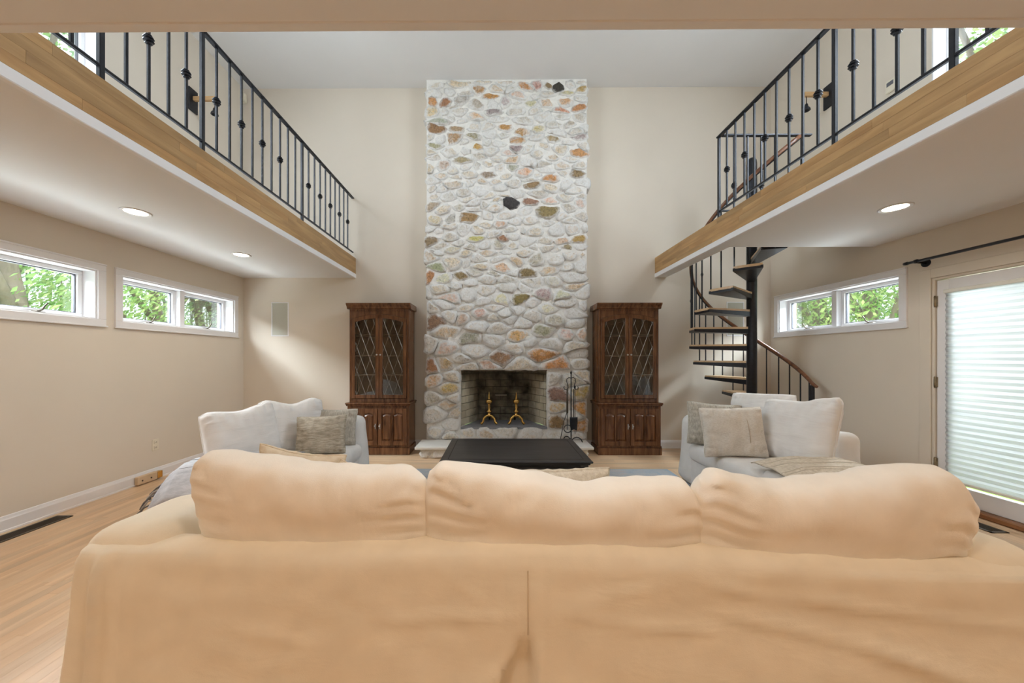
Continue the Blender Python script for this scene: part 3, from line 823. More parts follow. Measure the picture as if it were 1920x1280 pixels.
for i in range(9):
    for j in range(7):
        u = -1+2*j/6; v = i/8; w = .052*(1-.25*v**3)
        pr.append((u*w, -.018*(1-u*u)-.01*v, .15-.16*v+(-.02*(u*u)*v)))
m.add(pr, [(i*7+j, i*7+j+1, (i+1)*7+j+1, (i+1)*7+j) for i in range(8) for j in range(6)], True)
o = m.build('blade', m_black, sh); md = o.modifiers.new('thickness', 'SOLIDIFY'); md.thickness = .003
po = thing('hearth_poker', 'thin black poker hanging on the iron stand', 'poker', (TX+.055, TY+.01, TZ+.12))
MB().tube([(0, 0, .6), (0, 0, .05), (.0, 0, 0), (.02, 0, .03)], [.005, .005, .004, .002], 6).build('shaft', m_black, po)
MB().tube([(0, 0, .6), (0, 0, .64)], .009, 8).build('grip', m_black, po)
br = thing('hearth_tongs', 'dark iron tongs leaning on the iron stand', 'tongs', (TX-.055, TY-.02, TZ))
MB().tube([(-.11, -.05, .008), (-.045, -.01, .30), (0, .0, .42)], .005, 6).build('arm', m_black, br)
MB().tube([(-.002, .0, .18), (0, 0, .42)], .005, 6).build('arm', m_black, br)
MB().tube([(0, 0, .40), (0, 0, .72)], [.013, .011], 8).build('grip', m_bronze, br)

# ------------------------------------------------------------------ china cabinets
def make_cabinet(label):
    root = thing('china_cabinet', label, 'cabinet', group='matching china cabinets beside the chimney')
    w = .424; DB = .355                     # half width, base depth (front at y=0)
    m = MB(); m.cbox(-w+.012, w-.012, .012, DB, .10, .655, .004); m.build('base_body', m_walnut, root)
    m = MB(); m.cbox(-w, w, 0, DB, 0, .098, .006); m.prism([(-.0, .098), (.012, .098), (.016, .112), (.03, .118), (.03, .09)], -w, w, 'x'); m.build('plinth', m_walnut, root)
    # waist moulding
    m = MB()
    m.cbox(-w-.012, w+.012, -.014, DB, .668, .692, .008); m.cbox(-w-.004, w+.004, -.004, DB, .65, .67, .005)
    m.build('waist_molding', m_walnut, root)
    den = MB()
    for k in range(24): den.box(-.36+k*.031-.006, -.36+k*.031+.006, .002, .014, .632, .647)
    den.build('dentil_strip', m_walnut, root)
    def arch(x0, x1, z0, z1, rise, n=8):
        return [(x0, z0), (x1, z0)]+[(x1+(x0-x1)*k/n, z1+rise*math.sin(math.pi*k/n)) for k in range(n+1)]
    for s in (-1, 1):
        d = MB(); a, b_ = (-.385, -.004) if s < 0 else (.004, .385)
        d.cbox(a, b_, .002, .014, .128, .618, .002)
        zt_a, rs = .535, .024
        ops = [(a+.05+q*.148, a+.05+q*.148+.132) for q in (0, 1)]
        for x0_, x1_ in ((a, ops[0][0]), (ops[0][1], ops[1][0]), (ops[1][1], b_)): d.cbox(x0_, x1_, -.012, .004, .128, .618, .003)
        for x0_, x1_ in ops:
            d.cbox(x0_, x1_, -.012, .004, .128, .186, .003)
            for k in range(8):
                xa, xb = x0_+(x1_-x0_)*k/8, x0_+(x1_-x0_)*(k+1)/8
                za, zb = zt_a+rs*math.sin(math.pi*k/8), zt_a+rs*math.sin(math.pi*(k+1)/8)
                d.add([(xa, -.012, za), (xb, -.012, zb), (xb, -.012, .618), (xa, -.012, .618), (xa, .004, za), (xb, .004, zb)], [(0, 1, 2, 3), (0, 1, 5, 4)])
        d = d.build('base_door', m_walnut, root)
        for x0_, x1_ in ops:
            o1 = arch(x0_+.009, x1_-.009, .195, .526, .023); o2 = arch(x0_+.026, x1_-.026, .216, .510, .018)
            n = len(o1); vs = [(x, .003, z) for x, z in o1]+[(x, -.001, z) for x, z in o1]+[(x, -.016, z) for x, z in o2]
            p = MB().add(vs, [(i, (i+1) % n, n+(i+1) % n, n+i) for i in range(n)]+[(n+i, n+(i+1) % n, 2*n+(i+1) % n, 2*n+i) for i in range(n)]+[list(range(2*n, 3*n))])
            p.build('panel', m_walnut, d)
        kx = -.03 if s < 0 else .03
        k = MB(); k.tube([(kx, -.006, .385), (kx, -.022, .385)], .006, 8); k.tube([(kx, -.02, .385), (kx, -.027, .385), (kx, -.033, .385)], [.009, .013, .008], 10); k.cbox(kx-.007, kx+.007, -.015, -.010, .345, .415, .002); k.build('knob', m_pewter, d)
    # upper case: sides, top, back, face frame
    u = .40; F = .055
    m = MB(); m.box(-u, -u+.02, F, DB, .692, 1.965); m.box(u-.02, u, F, DB, .692, 1.965)
    m.box(-u+.02, u-.02, F+.02, DB, .692, .74); m.box(-u+.02, u-.02, F+.02, DB, 1.90, 1.965)
    m.cbox(-u, -u+.028, F-.004, F+.02, .692, 1.965, .003); m.cbox(u-.028, u, F-.004, F+.02, .692, 1.965, .003)
    m.cbox(-u+.028, u-.028, F-.004, F+.02, .692, .742, .003)
    n = 16; zA, rise = 1.815, .065                # arched header
    pts_ = [(-u+.028, 1.965), (u-.028, 1.965)]+[(u-.028-(2*u-.056)*k/n, zA+rise*math.sin(math.pi*k/n)) for k in range(n+1)]
    hd = MB()
    for k in range(n):
        xa, xb = -u+.028+(2*u-.056)*k/n, -u+.028+(2*u-.056)*(k+1)/n
        za, zb = zA+rise*math.sin(math.pi*k/n), zA+rise*math.sin(math.pi*(k+1)/n)
        hd.add([(xa, F-.004, za), (xb, F-.004, zb), (xb, F-.004, 1.965), (xa, F-.004, 1.965), (xa, F+.02, za), (xb, F+.02, zb), (xb, F+.02, 1.965), (xa, F+.02, 1.965)], [(0, 1, 2, 3), (4, 5, 6, 7), (0, 1, 5, 4)])
    m.v += []; m.add(hd.v, hd.f)
    m.build('upper_case', m_walnut, root)
    MB().box(-u+.02, u-.02, DB-.012, DB, .74, 1.90).build('back_panel', m_walnut_in, root)
    c = MB(); c.prism([(F-.005, 1.945), (F-.016, 1.952), (F-.02, 1.968), (F-.034, 1.985), (F-.05, 2.0), (F-.055, 2.02), (DB, 2.02), (DB, 1.945)], -u-.03, u+.03, 'x')
    c.build('cornice', m_walnut, root)
    den = MB()
    for k in range(34): den.box(-.385+k*.0233-.006, -.385+k*.0233+.006, F-.014, F-.003, 1.915, 1.938)
    den.build('dentil_strip', m_walnut, root)
    for z in (1.05, 1.32, 1.60):
        MB().cbox(-u+.02, u-.02, F+.05, DB-.012, z-.009, z+.009, .003).build('shelf', m_walnut_in, root)
    for s in (-1, 1):
        a, b_ = (-.370, -.002) if s < 0 else (.002, .370)
        z0, sw = .745, .046
        def top(x, off): return zA+rise*math.sin(math.pi*(x+u-.028)/(2*u-.056))-.006-off
        d = MB(); y0_, y1_ = F-.016, F+.006
        d.cbox(a, a+sw, y0_, y1_, z0, top(a+sw/2, .01), .004); d.cbox(b_-sw, b_, y0_, y1_, z0, top(b_-sw/2, .01), .004)
        d.cbox(a+sw, b_-sw, y0_, y1_, z0, z0+.05, .004)
        nn = 10; xs = [a+(b_-a)*k/nn for k in range(nn+1)]
        for k in range(nn):
            xa, xb = xs[k], xs[k+1]
            q = [(xa, top(xa, .052)), (xb, top(xb, .052)), (xb, top(xb, 0)), (xa, top(xa, 0))]
            d.add([(x, y0_, z) for x, z in q]+[(x, y1_, z) for x, z in q], [(0, 1, 2, 3), (7, 6, 5, 4), (0, 1, 5, 4), (2, 3, 7, 6)])
        d = d.build('glass_door', m_walnut, root)
        g0, g1 = a+sw, b_-sw; xs = [g0+(g1-g0)*k/8 for k in range(9)]
        g = MB().prism([(g0, z0+.05), (g1, z0+.05)]+[(x, top(x, .05)) for x in xs[::-1]], F-.006, F-.003); g.build('pane', m_cabglass, d)
        lt = MB(); sp = .118; sl = 2.7
        for dr in (-1, 1):
            x = g0-.8
            while x < g1+.8:
                # line x = x0 + t, z = zb + sl*t*dr ; clip to the pane
                zb_, zt_ = z0+.05, top((g0+g1)/2, .055)
                p = []
                for k in range(41):
                    t = (k/40)*(zt_-zb_)/sl; X = x+dr*t; Z = zb_+sl*t
                    if g0 <= X <= g1: p.append((X, F-.0085, Z))
                if len(p) > 1: lt.tube([p[0], p[-1]], .0018, 4)
                x += sp
        lt.build('lead_lattice', plain('lead_came', (.36, .32, .27), .4, .6), d)
        kx = -.024 if s < 0 else .024
        k = MB(); k.tube([(kx, y0_, 1.33), (kx, y0_-.016, 1.33)], .005, 8); k.tube([(kx, y0_-.014, 1.33), (kx, y0_-.022, 1.33), (kx, y0_-.028, 1.33)], [.008, .012, .007], 10); k.build('knob', m_pewter, d)
    return root
cabA = make_cabinet('dark walnut china cabinet with leaded glass doors left of the chimney')
cabB = copy_tree(cabA); cabB['label'] = 'dark walnut china cabinet with leaded glass doors right of the chimney'
cabA.location = (-1.584, 4.598, 0); cabB.location = (1.761, 4.598, 0)
# ------------------------------------------------------------------ loft railings
def knuckle(parent, x, y, z):
    m = MB()
    for dz, r in ((-.024, .018), (-.009, .027), (.008, .027), (.023, .018)):
        m.lathe([(.007, dz-.005), (r, dz-.002), (r, dz+.002), (.007, dz+.005)], 8, (x, y, z))
    return m.build('knuckle', m_black, parent)
bal_me = MB().cbox(-.0075, .0075, -.0075, .0075, 0, 1, .002).mesh('baluster'); bal_me.materials.append(m_black)
post_me = MB().cbox(-.012, .012, -.013, .013, 0, 1, .003).mesh('post'); post_me.materials.append(m_black)
kn_me = None
def railing(name, label, x, ys, posts, knk, y_end, zt=3.565, zb=2.80):
    global kn_me
    root = thing(name, label, 'railing', (x, 0, ZF))
    m = MB().cbox(-.021, .021, ys[-1]-.4, y_end, zt-ZF, zt-ZF+.018, .005); m.build('handrail', m_handrail if False else m_black, root)
    m = MB().cbox(-.011, .011, ys[-1]-.4, y_end, zb-ZF-.008, zb-ZF+.008, .003); m.build('bottom_rail', m_black, root)
    for i, y in enumerate(ys):
        if i in posts:
            new_obj('post', post_me, root, (0, y, 0), (0, 0, 0), (1, 1, zt-ZF))
        else:
            bo = new_obj('baluster', bal_me, root, (0, y, zb-ZF), (0, 0, 0), (1, 1, zt-zb))
            if i in knk:
                if kn_me is None:
                    k = knuckle(None, 0, 0, 0); kn_me = k.data; bpy.data.objects.remove(k)
                o = new_obj('knuckle', kn_me, bo, (0, 0, .37/(zt-zb)), (0, 0, 0), (1, 1, 1/(zt-zb)))
    return root
ysl = [4.78-.1244*i for i in range(30)]
railing('balcony_railing', 'black iron railing with knuckled balusters along the left loft', LX-.035, ysl, {9, 19, 24, 29}, {0, 2, 4, 6, 8, 12, 14, 16, 18, 20, 22, 26, 28}-{9}, 4.955)
ysr = [3.60-.1229*i for i in range(21)]
railing('balcony_railing', 'black iron railing with knuckled balusters along the stair-side loft', RX+.04, ysr, {0, 10, 15, 20}, {1, 3, 5, 7, 9, 11, 13, 17, 19}, 3.62)
gr = thing('stair_guard_railing', 'short black iron guard railing across the stair opening in the loft', 'railing', (RX+.04, 3.58, ZF))
MB().cbox(.022, .93, -.02, .02, .845, .863, .005).build('handrail', m_black, gr)
MB().cbox(.01, .84, -.01, .01, .072, .088, .003).build('bottom_rail', m_black, gr)
for i in range(1, 7):
    x = .84*i/6
    if i == 6: new_obj('post', post_me, gr, (x, 0, 0), (0, 0, R(90)), (1, 1, .845))
    else:
        bo = new_obj('baluster', bal_me, gr, (x, 0, .08), (0, 0, 0), (1, 1, .765))
        if i in (1, 3): new_obj('knuckle', kn_me, bo, (0, 0, .26/.765), (0, 0, 0), (1, 1, 1/.765))

# ------------------------------------------------------------------ spiral staircase
SX, SY, SR = 3.073, 4.20, .655
RISE, Z0, DT = .2052, .0217, 22.55
def ang(k): return 140.54+DT*(k-7)
sp = thing('spiral_staircase', 'black iron spiral staircase with oak treads and brown handrail', 'staircase', (SX, SY, 0))
m = MB().lathe([(.054, 0), (.054, 3.62), (.05, 3.66), (.034, 3.69), (.0, 3.70)], 24); m.lathe([(.09, 0), (.09, .012), (.056, .016)], 24)
m.build('center_pole', m_black, sp)
def pol(r, a): return (r*math.cos(R(a)), r*math.sin(R(a)))
for k in range(1, 13):
    z = Z0+RISE*k; a = ang(k); w = 22.4/2; Ro = SR if k < 12 else .575
    def sector(r0, r1, w0, w1, n=6):
        o = [pol(r1, a-w1+2*w1*i/n) for i in range(n+1)]
        i_ = [pol(r0, a+w0), pol(r0, a-w0)]
        return o+i_
    t = MB().prism(sector(.052, Ro, 30, w), z-.026, z, 'z'); t = t.build('tread', m_tread, sp)
    # folded steel pan below the wood, deeper at the pole
    pn = MB()
    A, B = pol(Ro+.004, a-w-.4), pol(Ro+.004, a+w+.4); a0, b0 = pol(.054, a-32), pol(.054, a+32)
    lo = .065; li = .085
    vs = [(*a0, z-.026), (*A, z-.020), (*B, z-.020), (*b0, z-.026), (*a0, z-li), (*A, z-.052), (*B, z-.052), (*b0, z-li)]
    pn.add(vs, [(0, 1, 2, 3), (0, 4, 5, 1), (2, 6, 7, 3), (1, 5, 6, 2), (4, 7, 6, 5)])
    o = pn.build('steel_pan', m_black, t); md = o.modifiers.new('thickness', 'SOLIDIFY'); md.thickness = .004
# helical handrail and balusters
def rail_z(t): return Z0+RISE*(7+(t-140.54)/DT)+.90
path = []
t = -10
while t <= 276:
    path.append((*pol(.638, t), min(rail_z(t), 3.56))); t += 6
x, y, z = path[0]; path = [(x-.02, y-.075, z-.035)]+path
hr = MB().tube(path, [.017]+[.021]*(len(path)-2)+[.02], 8); hr.build('handrail', m_handrail, sp)
MB().tube([(p[0], p[1], p[2]-.026) for p in path[1:]], .009, 4).build('rail_band', m_black, sp)
x, y = pol(.638, -10)
MB().cbox(x-.016, x+.016, y-.016, y+.016, 0, rail_z(-10)-.02, .003).build('newel_post', m_black, sp)
i = 0
for k in range(1, 13):
    for fr in (-.5, 0):
        t = ang(k)+fr*DT*.96
        if t > 274 : continue
        zt = rail_z(t)-.03; zb = Z0+RISE*k-.05 if fr < 0 else Z0+RISE*k-.05
        x, y = pol(.638 if k < 12 else .60, t)
        bo = new_obj('baluster', bal_me, sp, (x, y, zb), (0, 0, R(t)), (.8, .8, zt-zb))
        i += 1
        if i % 3 == 0: new_obj('knuckle', kn_me, bo, (0, 0, .5), (0, 0, 0), (.8, .8, .7/(zt-zb)))
ld = MB().prism([pol(.054, 265), pol(.6, 268), (.35, -.57), (.80, -.57), (.80, -.15), pol(.054, 330)], 2.66, 2.70, 'z')
ld = ld.build('landing_plate', m_black, sp)
MB().prism([pol(.07, 268), pol(.58, 271), (.35, -.55), (.78, -.55), (.78, -.17), pol(.07, 325)], 2.70, 2.72, 'z').build('landing_board', m_tread, ld)
for x in (.45, .7): MB().cbox(x-.015, x+.015, -.57, -.53, 2.58, 2.66, .003).build('landing_bracket', m_black, ld)
# ------------------------------------------------------------------ upholstery materials
m_cream = fabric('cream_slipcover', (.85, .755, .61), 300, .20, 4.5, (1, 1, 2.2))
m_cushc = fabric('cream_velvet_cushion', (.95, .89, .81), 300, .25, 5, (1.6, 1, 1))
m_wslip = fabric('white_slipcover', (.82, .81, .80), 300, .35, 6)
m_wcush = fabric('white_cushion', (.84, .82, .80), 300, .4, 7, (.6, .6, 2.2))
def streaky(name, a, b2, scale, stretch, wr=.3):
    m, nt, b = nodes(name)
    n = tex(nt, 'ShaderNodeTexNoise', scale, stretch=stretch, Detail=5, Roughness=.7)
    r = ramp(nt, n.outputs[0], [(.35, a), (.65, b2)]); link(nt, r.outputs[0], b.inputs['Base Color'])
    b.inputs['Roughness'].default_value = .95; bump(nt, b, n.outputs[0], wr, .01); return m
m_taupe = streaky('taupe_woven_pillow', (.34, .29, .215), (.62, .56, .46), 22, (.8, 1, 4))
m_taupe2 = streaky('grey_taupe_pillow', (.40, .365, .30), (.63, .585, .51), 26, (4, 1, 1.2))
m_beige = streaky('beige_linen_pillow', (.66, .53, .38), (.80, .68, .52), 14, (1, 1, 3))
m_knit = streaky('cream_knit', (.62, .54, .43), (.80, .73, .62), 45, (1, 1, 1), .8)
m_grey = streaky('grey_throw_cloth', (.36, .35, .36), (.50, .49, .50), 10, (1, 6, 1))
m_linen = streaky('oatmeal_linen', (.66, .60, .52), (.80, .75, .68), 60, (1, 1, 3))

def lerp_prof(p, u):
    if u <= p[0][0]: return p[0][1]
    for (a, x), (b2, y) in zip(p, p[1:]):
        if u <= b2:
            t = (u-a)/(b2-a); t = t*t*(3-2*t); return x+(y-x)*t
    return p[-1][1]
def pillow_mesh(w, h, t, prof=None, pinch=.05, ex=.42, wr=.012, seed=0, nu=40, nv=30, corner=.03, freq=22, base_w=0):
    m = MB(); vs = []; fs = []
    for side in (1, -1):
        for j in range(nv+1):
            for i in range(nu+1):
                u = math.sin(math.pi/2*(-1+2*i/nu)); v = math.sin(math.pi/2*(-1+2*j/nv))
                H = lerp_prof(prof, u) if prof else h
                x = u*w/2*(1-pinch*(1-v*v)*abs(u)**3)*(1-corner*abs(v)**8)
                x *= 1+base_w*(1-v)/2
                z = (v*(1-pinch*(1-u*u)*abs(v)**3)*(1-corner*abs(u)**8)+1)/2*H
                T = t/2*max(0, (1-abs(u)**3.2)*(1-abs(v)**3.2))**ex
                e = max(abs(u), abs(v)); ed = max(0, (e-.45)/.55)*(1-e**10)
                tt = v if abs(u) > abs(v) else u
                T += wr*ed*math.sin(tt*freq+3*noise.noise(Vector((u*2, v*2, seed))))*1.0
                T += wr*1.3*noise.noise(Vector((u*2.3+seed, v*2.3, side)))*(1-e**6)
                vs.append((x, -side*T, z))
    n1 = (nu+1)*(nv+1)
    for sd in (0, 1):
        for j in range(nv):
            for i in range(nu):
                a = sd*n1+j*(nu+1)+i; q = (a, a+1, a+nu+2, a+nu+1); fs.append(q if sd == 0 else q[::-1])
    m.add(vs, fs, True)
    me = m.mesh('pillow')
    bm = bmesh.new(); bm.from_mesh(me); bmesh.ops.remove_doubles(bm, verts=bm.verts[:], dist=.0006); bmesh.ops.recalc_face_normals(bm, faces=bm.faces[:]); bm.to_mesh(me); bm.free()
    return me
def pillow(name, label, cat, group, mat, loc, rz, lean, roll, w, h, t, piping=None, **kw):
    """loc is the middle of the bottom edge; the front faces -Y before turning by rz; lean tips the top backwards"""
    root = thing(name, label, cat, loc, 0, group)
    root.rotation_euler = (Matrix.Rotation(rz, 3, 'Z') @ Matrix.Rotation(-lean, 3, 'X') @ Matrix.Rotation(roll, 3, 'Y')).to_euler()
    no_welt = kw.pop('welt_off', False)
    me = pillow_mesh(w, h, t, **kw); me.materials.append(mat)
    new_obj('cover', me, root)
    if no_welt: return root
    # seam welt around the outline
    prof = kw.get('prof'); pin = kw.get('pinch', .05); co = kw.get('corner', .03); P = []
    def edge(u, v):
        H = lerp_prof(prof, u) if prof else h
        return (u*w/2*(1-pin*(1-v*v)*abs(u)**3)*(1-co*abs(v)**8), 0, (v*(1-pin*(1-u*u)*abs(v)**3)*(1-co*abs(u)**8)+1)/2*H)
    N = 18
    for k in range(N): P.append(edge(-1+2*k/N, -1))
    for k in range(N): P.append(edge(1, -1+2*k/N))
    for k in range(N): P.append(edge(1-2*k/N, 1))
    for k in range(N): P.append(edge(-1, 1-2*k/N))
    MB().tube(P, .0045, 5, closed=True).build('welt', piping or mat, root)
    return root

# ------------------------------------------------------------------ foreground sofa
sofa = thing('sofa', 'long cream slipcovered sofa seen from behind in the foreground', 'sofa', (.16, 1.07, 0), R(-2.2))
x0s = -.065
RID = [(.55, .50, 1.30, .36, .016, .006), (.75, .56, 1.38, .52, .014, .006), (.95, .44, 1.36, .30, .018, .006), (-1.05, .42, -.8, .40, .012, .004), (-.15, .50, -.45, .47, .012, .005),
       (.12, .50, .5, .47, .012, .005), (.2, .58, .34, .61, .012, .004), (-.3, .6, -.22, .52, .012, .004), (-1.445, .66, -1.47, .05, .018, .022), (-1.36, .60, -1.38, .1, .016, .007), (-.12, .62, -.12, .42, .01, .004), (.5, .60, .62, .57, .012, .006)]
def back_disp(p, nrm):
    z = p.z; low = max(0, 1-z/.7)
    q = p.copy()
    if nrm.y < -.2 or p.y < .08:
        f = max(0, -nrm.y) if nrm.length else 1
        q.y -= .055*low**1.3
        q.y -= .010*noise.noise(Vector((p.x*2.2, z*5, 1)))*f
        q.y -= .004*noise.noise(Vector((p.x*9, z*16, 4)))*f
        for a, b2, c, d, wd, am in RID:
            L = math.hypot(c-a, d-b2); ux, uz = (c-a)/L, (d-b2)/L
            s_ = (p.x-a)*ux+(z-b2)*uz; t_ = -(p.x-a)*uz+(z-b2)*ux+.012*math.sin(s_*5+a*7)
            if -.1 < s_ < L+.1:
                g = math.exp(-(t_/wd)**2)*min(1, max(0, (s_+.1)/.15))*min(1, max(0, (L+.1-s_)/.15))
                q.y -= am*1.5*g*f
        # centre seam and the kick pleat opening below it
        dx = p.x-x0s
        q.y += .010*math.exp(-(dx/.007)**2)*f
        q.y -= .006*math.exp(-((dx-.02)/.014)**2)*f
        if z < .44:
            wl, wr_ = .02+(.44-z)*.42, .004+(.44-z)*.10
            if -wl < dx < wr_:
                q.y += .045*f*min(1, (.44-z)*9)
            elif abs(dx-wr_) < .05: q.y -= .02*(1-abs(dx-wr_)/.05)*f*min(1, (.44-z)*8)
            elif abs(dx+wl) < .05: q.y -= .014*(1-abs(dx+wl)/.05)*f*min(1, (.44-z)*8)
    if nrm.z > .5:
        q.z += .006*noise.noise(Vector((p.x*7, p.y*4, 2)))+.004*noise.noise(Vector((p.x*19, 1, 2)))+.008*math.sin(p.x*2.2+1)-.012*(p.x/1.4)
    tz = max(0, min(1, (z-.35)/.35)); q.z -= tz*tz*(.022+.03*max(0, -p.x/1.5))
    q.x += (.03*low if p.x > 1.4 else -.03*low if p.x < -1.52 else 0)
    return q
MB().soft(-1.58, 1.48, 0, .15, .02, .70, .062, .018, back_disp).build('slipcover_back', m_cream, sofa)
seam = [back_disp(Vector((x0s, 0, z)), Vector((0, -1, 0))) for z in [.44+.2*k/14 for k in range(15)]]
MB().tube([p+Vector((0, -.0085, 0)) for p in seam], .0022, 5).build('back_seam', plain('seam_shade', (.62, .50, .36), .95), sofa)
def arm_disp(s):
    def f(p, nrm):
        q = p.copy(); low = max(0, 1-p.z/.7)
        out = (p.x*s > 1.42)
        if out: q.x += s*(.045*low+.014*noise.noise(Vector((p.y*6, p.z*3, s))))
        q.z += .008*noise.noise(Vector((p.x*6, p.y*4, 3)))
        if p.y < .15: q.y -= .03*low
        q.z -= .14*max(0, min(1, (p.y-.35)/.5))*p.z/.7
        return q
    return f
for s, ax in ((-1, 1.60), (1, 1.53)):
    MB().soft(min(s*1.28, s*ax), max(s*1.28, s*ax), .03, .90, .02, .695, .085, .03, arm_disp(s)).build('slipcover_arm', m_cream, sofa)
MB().soft(-1.29, 1.29, .12, .93, .02, .30, .03, .1).build('seat_base', m_cream, sofa)
for k in range(3):
    MB().soft(-1.275+k*.85, -1.275+(k+1)*.85-.005, .15, .97, .29, .455, .05, .06, lambda p, n: p+Vector((0, 0, .02*math.sin(max(0, min(1, (p.y-.15)/.8))*math.pi) if n.z > .5 else 0))).build('seat_cushion', m_cream, sofa)

G = 'loose back cushions of the foreground sofa'
def bc(label, xa, xb, y_top, prof, seed, rz=R(-2.2), lean=R(17), t=.20, base=.45):
    w = xb-xa; cl = math.cos(lean)
    pr = [((x-(xa+xb)/2)/(w/2), (z-base)/cl) for x, z in prof]
    h = max(p[1] for p in pr)
    # front of the pillow (its -Y side) faces the camera here, top tips towards the camera
    return pillow('back_cushion', label, 'cushion', G, m_cushc, ((xa+xb)/2, y_top+math.sin(lean)*h*.8, base), rz, -lean, 0, w, h, t, prof=pr, pinch=-.012, ex=.33, wr=.009, seed=seed, nu=64, nv=44, corner=.02, freq=26, base_w=.05, welt_off=True)
bc('plump cream back cushion above the left end of the foreground sofa', -1.055, -.235, 1.21, [(-1.055, .925), (-1.0, .955), (-.8, .93), (-.6, .90), (-.45, .895), (-.3, .905), (-.235, .87)], 1)
bc('wide cream back cushion in the middle of the foreground sofa, dented on top', -.232, .695, 1.17, [(-.232, .905), (-.19, .93), (-.05, .91), (.1, .885), (.30, .845), (.42, .865), (.62, .878), (.695, .82)], 2)
bc('large cream back cushion at the door end of the foreground sofa', .655, 1.515, 1.13, [(.655, .89), (.70, .918), (.82, .885), (.90, .868), (1.1, .89), (1.28, .93), (1.40, .935), (1.47, .88), (1.515, .80)], 3)
pillow('throw_pillow', 'striped beige throw pillow peeking over the left foreground cushion', 'pillow', 'throw pillows on the foreground sofa', m_beige, (-1.0, 1.66, .43), R(12), R(-10), R(12), .38, .45, .13, pinch=.14, seed=5)
pillow('throw_pillow', 'beige linen pillow with one corner up between two foreground cushions', 'pillow', 'throw pillows on the foreground sofa', m_beige, (-.76, 1.60, .42), R(-8), R(-6), R(36), .38, .38, .12, pinch=.07, seed=6)
pillow('throw_pillow', 'cream knit throw pillow behind the dent of the middle foreground cushion', 'pillow', 'throw pillows on the foreground sofa', m_knit, (.25, 1.50, .455), R(3), R(-12), R(-1), .44, .385, .13, pinch=.07, seed=7)

# ------------------------------------------------------------------ pair of white loveseats
def loveseat(s, front, far, depth, label, near=2.38, bnear=2.71):
    root = thing('loveseat', label, 'loveseat', (s*(front+depth/2), (near+far)/2, 0), group='pair of white loveseats facing each other')
    ox, oy = s*(front+depth/2), (near+far)/2
    def part(name, d0, d1, a, b2, z0, z1, r, mat=m_wslip, amp=.012, flare=0, step=.05):
        xa, xb = s*(front+d0)-ox, s*(front+d1)-ox
        def dp(p, n):
            q = p.copy(); w = noise.noise(Vector((p.x*6+s, p.y*6, p.z*5)))
            q += n*amp*w
            if flare:
                lo = max(0, 1-p.z/.6); q.x += (.03*lo if n.x > .3 else -.03*lo if n.x < -.3 else 0); q.y += (.03*lo if n.y > .3 else -.03*lo if n.y < -.3 else 0)
            return q
        return MB().soft(min(xa, xb), max(xa, xb), a-oy, b2-oy, z0, z1, r, step, dp).build(name, mat, root)
    part('skirt_base', .03, depth-.05, near+.05, far-.05, .012, .30, .03, flare=1)
    part('seat_cushion', -.035, depth-.16, near+.20, far-.20, .27, .435, .065)
    part('backrest', depth-.20, depth, bnear, far-.02, .012, .69, .075, flare=1)
    part('arm', 0, depth-.02, far-.215, far, .012, .69, .075, flare=1)
    part('arm', 0.02, depth-.02, near, near+.24, .012, .475, .085, flare=1)
    return root
loveseat(1, 1.95, 3.72, .91, 'white slipcovered loveseat in front of the spiral staircase')
loveseat(-1, 1.375, 3.69, .945, 'white slipcovered loveseat beside the wall with the outlet')
GC = 'white back cushions on the loveseats'
pillow('back_cushion', 'white square cushion at the near end of the right loveseat', 'cushion', GC, m_wcush, (2.40, 2.86, .43), R(-74), R(13), R(2), .56, .54, .20, pinch=.02, wr=.014, seed=11, prof=[(-1, .49), (-.6, .50), (0, .51), (.6, .56), (.9, .58), (1, .54)])
pillow('back_cushion', 'white cushion leaning behind the pillows on the right loveseat', 'cushion', GC, m_wcush, (2.44, 3.27, .43), R(-68), R(14), R(-3), .56, .53, .19, pinch=.02, wr=.014, seed=12)
pillow('back_cushion', 'white ruched cushion at the near end of the left loveseat', 'cushion', GC, m_wcush, (-2.02, 2.80, .42), R(60), R(14), R(-3), .54, .48, .19, pinch=.02, wr=.016, seed=13, prof=[(-1, .45), (-.8, .47), (0, .445), (.6, .47), (.9, .49), (1, .47)])
pillow('back_cushion', 'white cushion at the far end of the left loveseat', 'cushion', GC, m_wcush, (-1.86, 3.16, .43), R(52), R(13), R(3), .56, .48, .19, pinch=.03, wr=.016, seed=14, prof=[(-1, .46), (-.8, .48), (0, .44), (.7, .49), (1, .47)])
GP = 'throw pillows on the loveseats'
p_ = pillow('throw_pillow', 'oatmeal pillow with a plain seamed side on the right loveseat', 'pillow', GP, m_linen, (2.05, 2.98, .432), R(-12), R(12), R(-3), .50, .43, .16, pinch=.07, seed=21)
MB().tube([(.095, -.083+.012*abs(z-.5)*0, .02+.39*z) if 0 else (.095, -.075*math.sqrt(max(0.02, 1-(2*z-1)**2))-.006, .02+.39*z) for z in [k/12 for k in range(13)]], .003, 5).build('seam', plain('seam_thread', (.55, .45, .34), .9), p_)
pillow('throw_pillow', 'grey taupe pillow leaning on the far arm of the right loveseat', 'pillow', GP, m_taupe2, (2.10, 3.36, .432), R(-10), R(12), R(4), .50, .42, .15, pinch=.08, seed=22)
pillow('throw_pillow', 'taupe streaked pillow in front on the left loveseat', 'pillow', GP, m_taupe, (-1.555, 3.04, .432), R(8), R(14), R(-2), .43, .345, .16, pinch=.08, seed=23)
pillow('throw_pillow', 'grey taupe pillow leaning on the far arm of the left loveseat', 'pillow', GP, m_taupe2, (-1.62, 3.35, .432), R(8), R(12), R(1), .48, .36, .14, pinch=.08, seed=24)

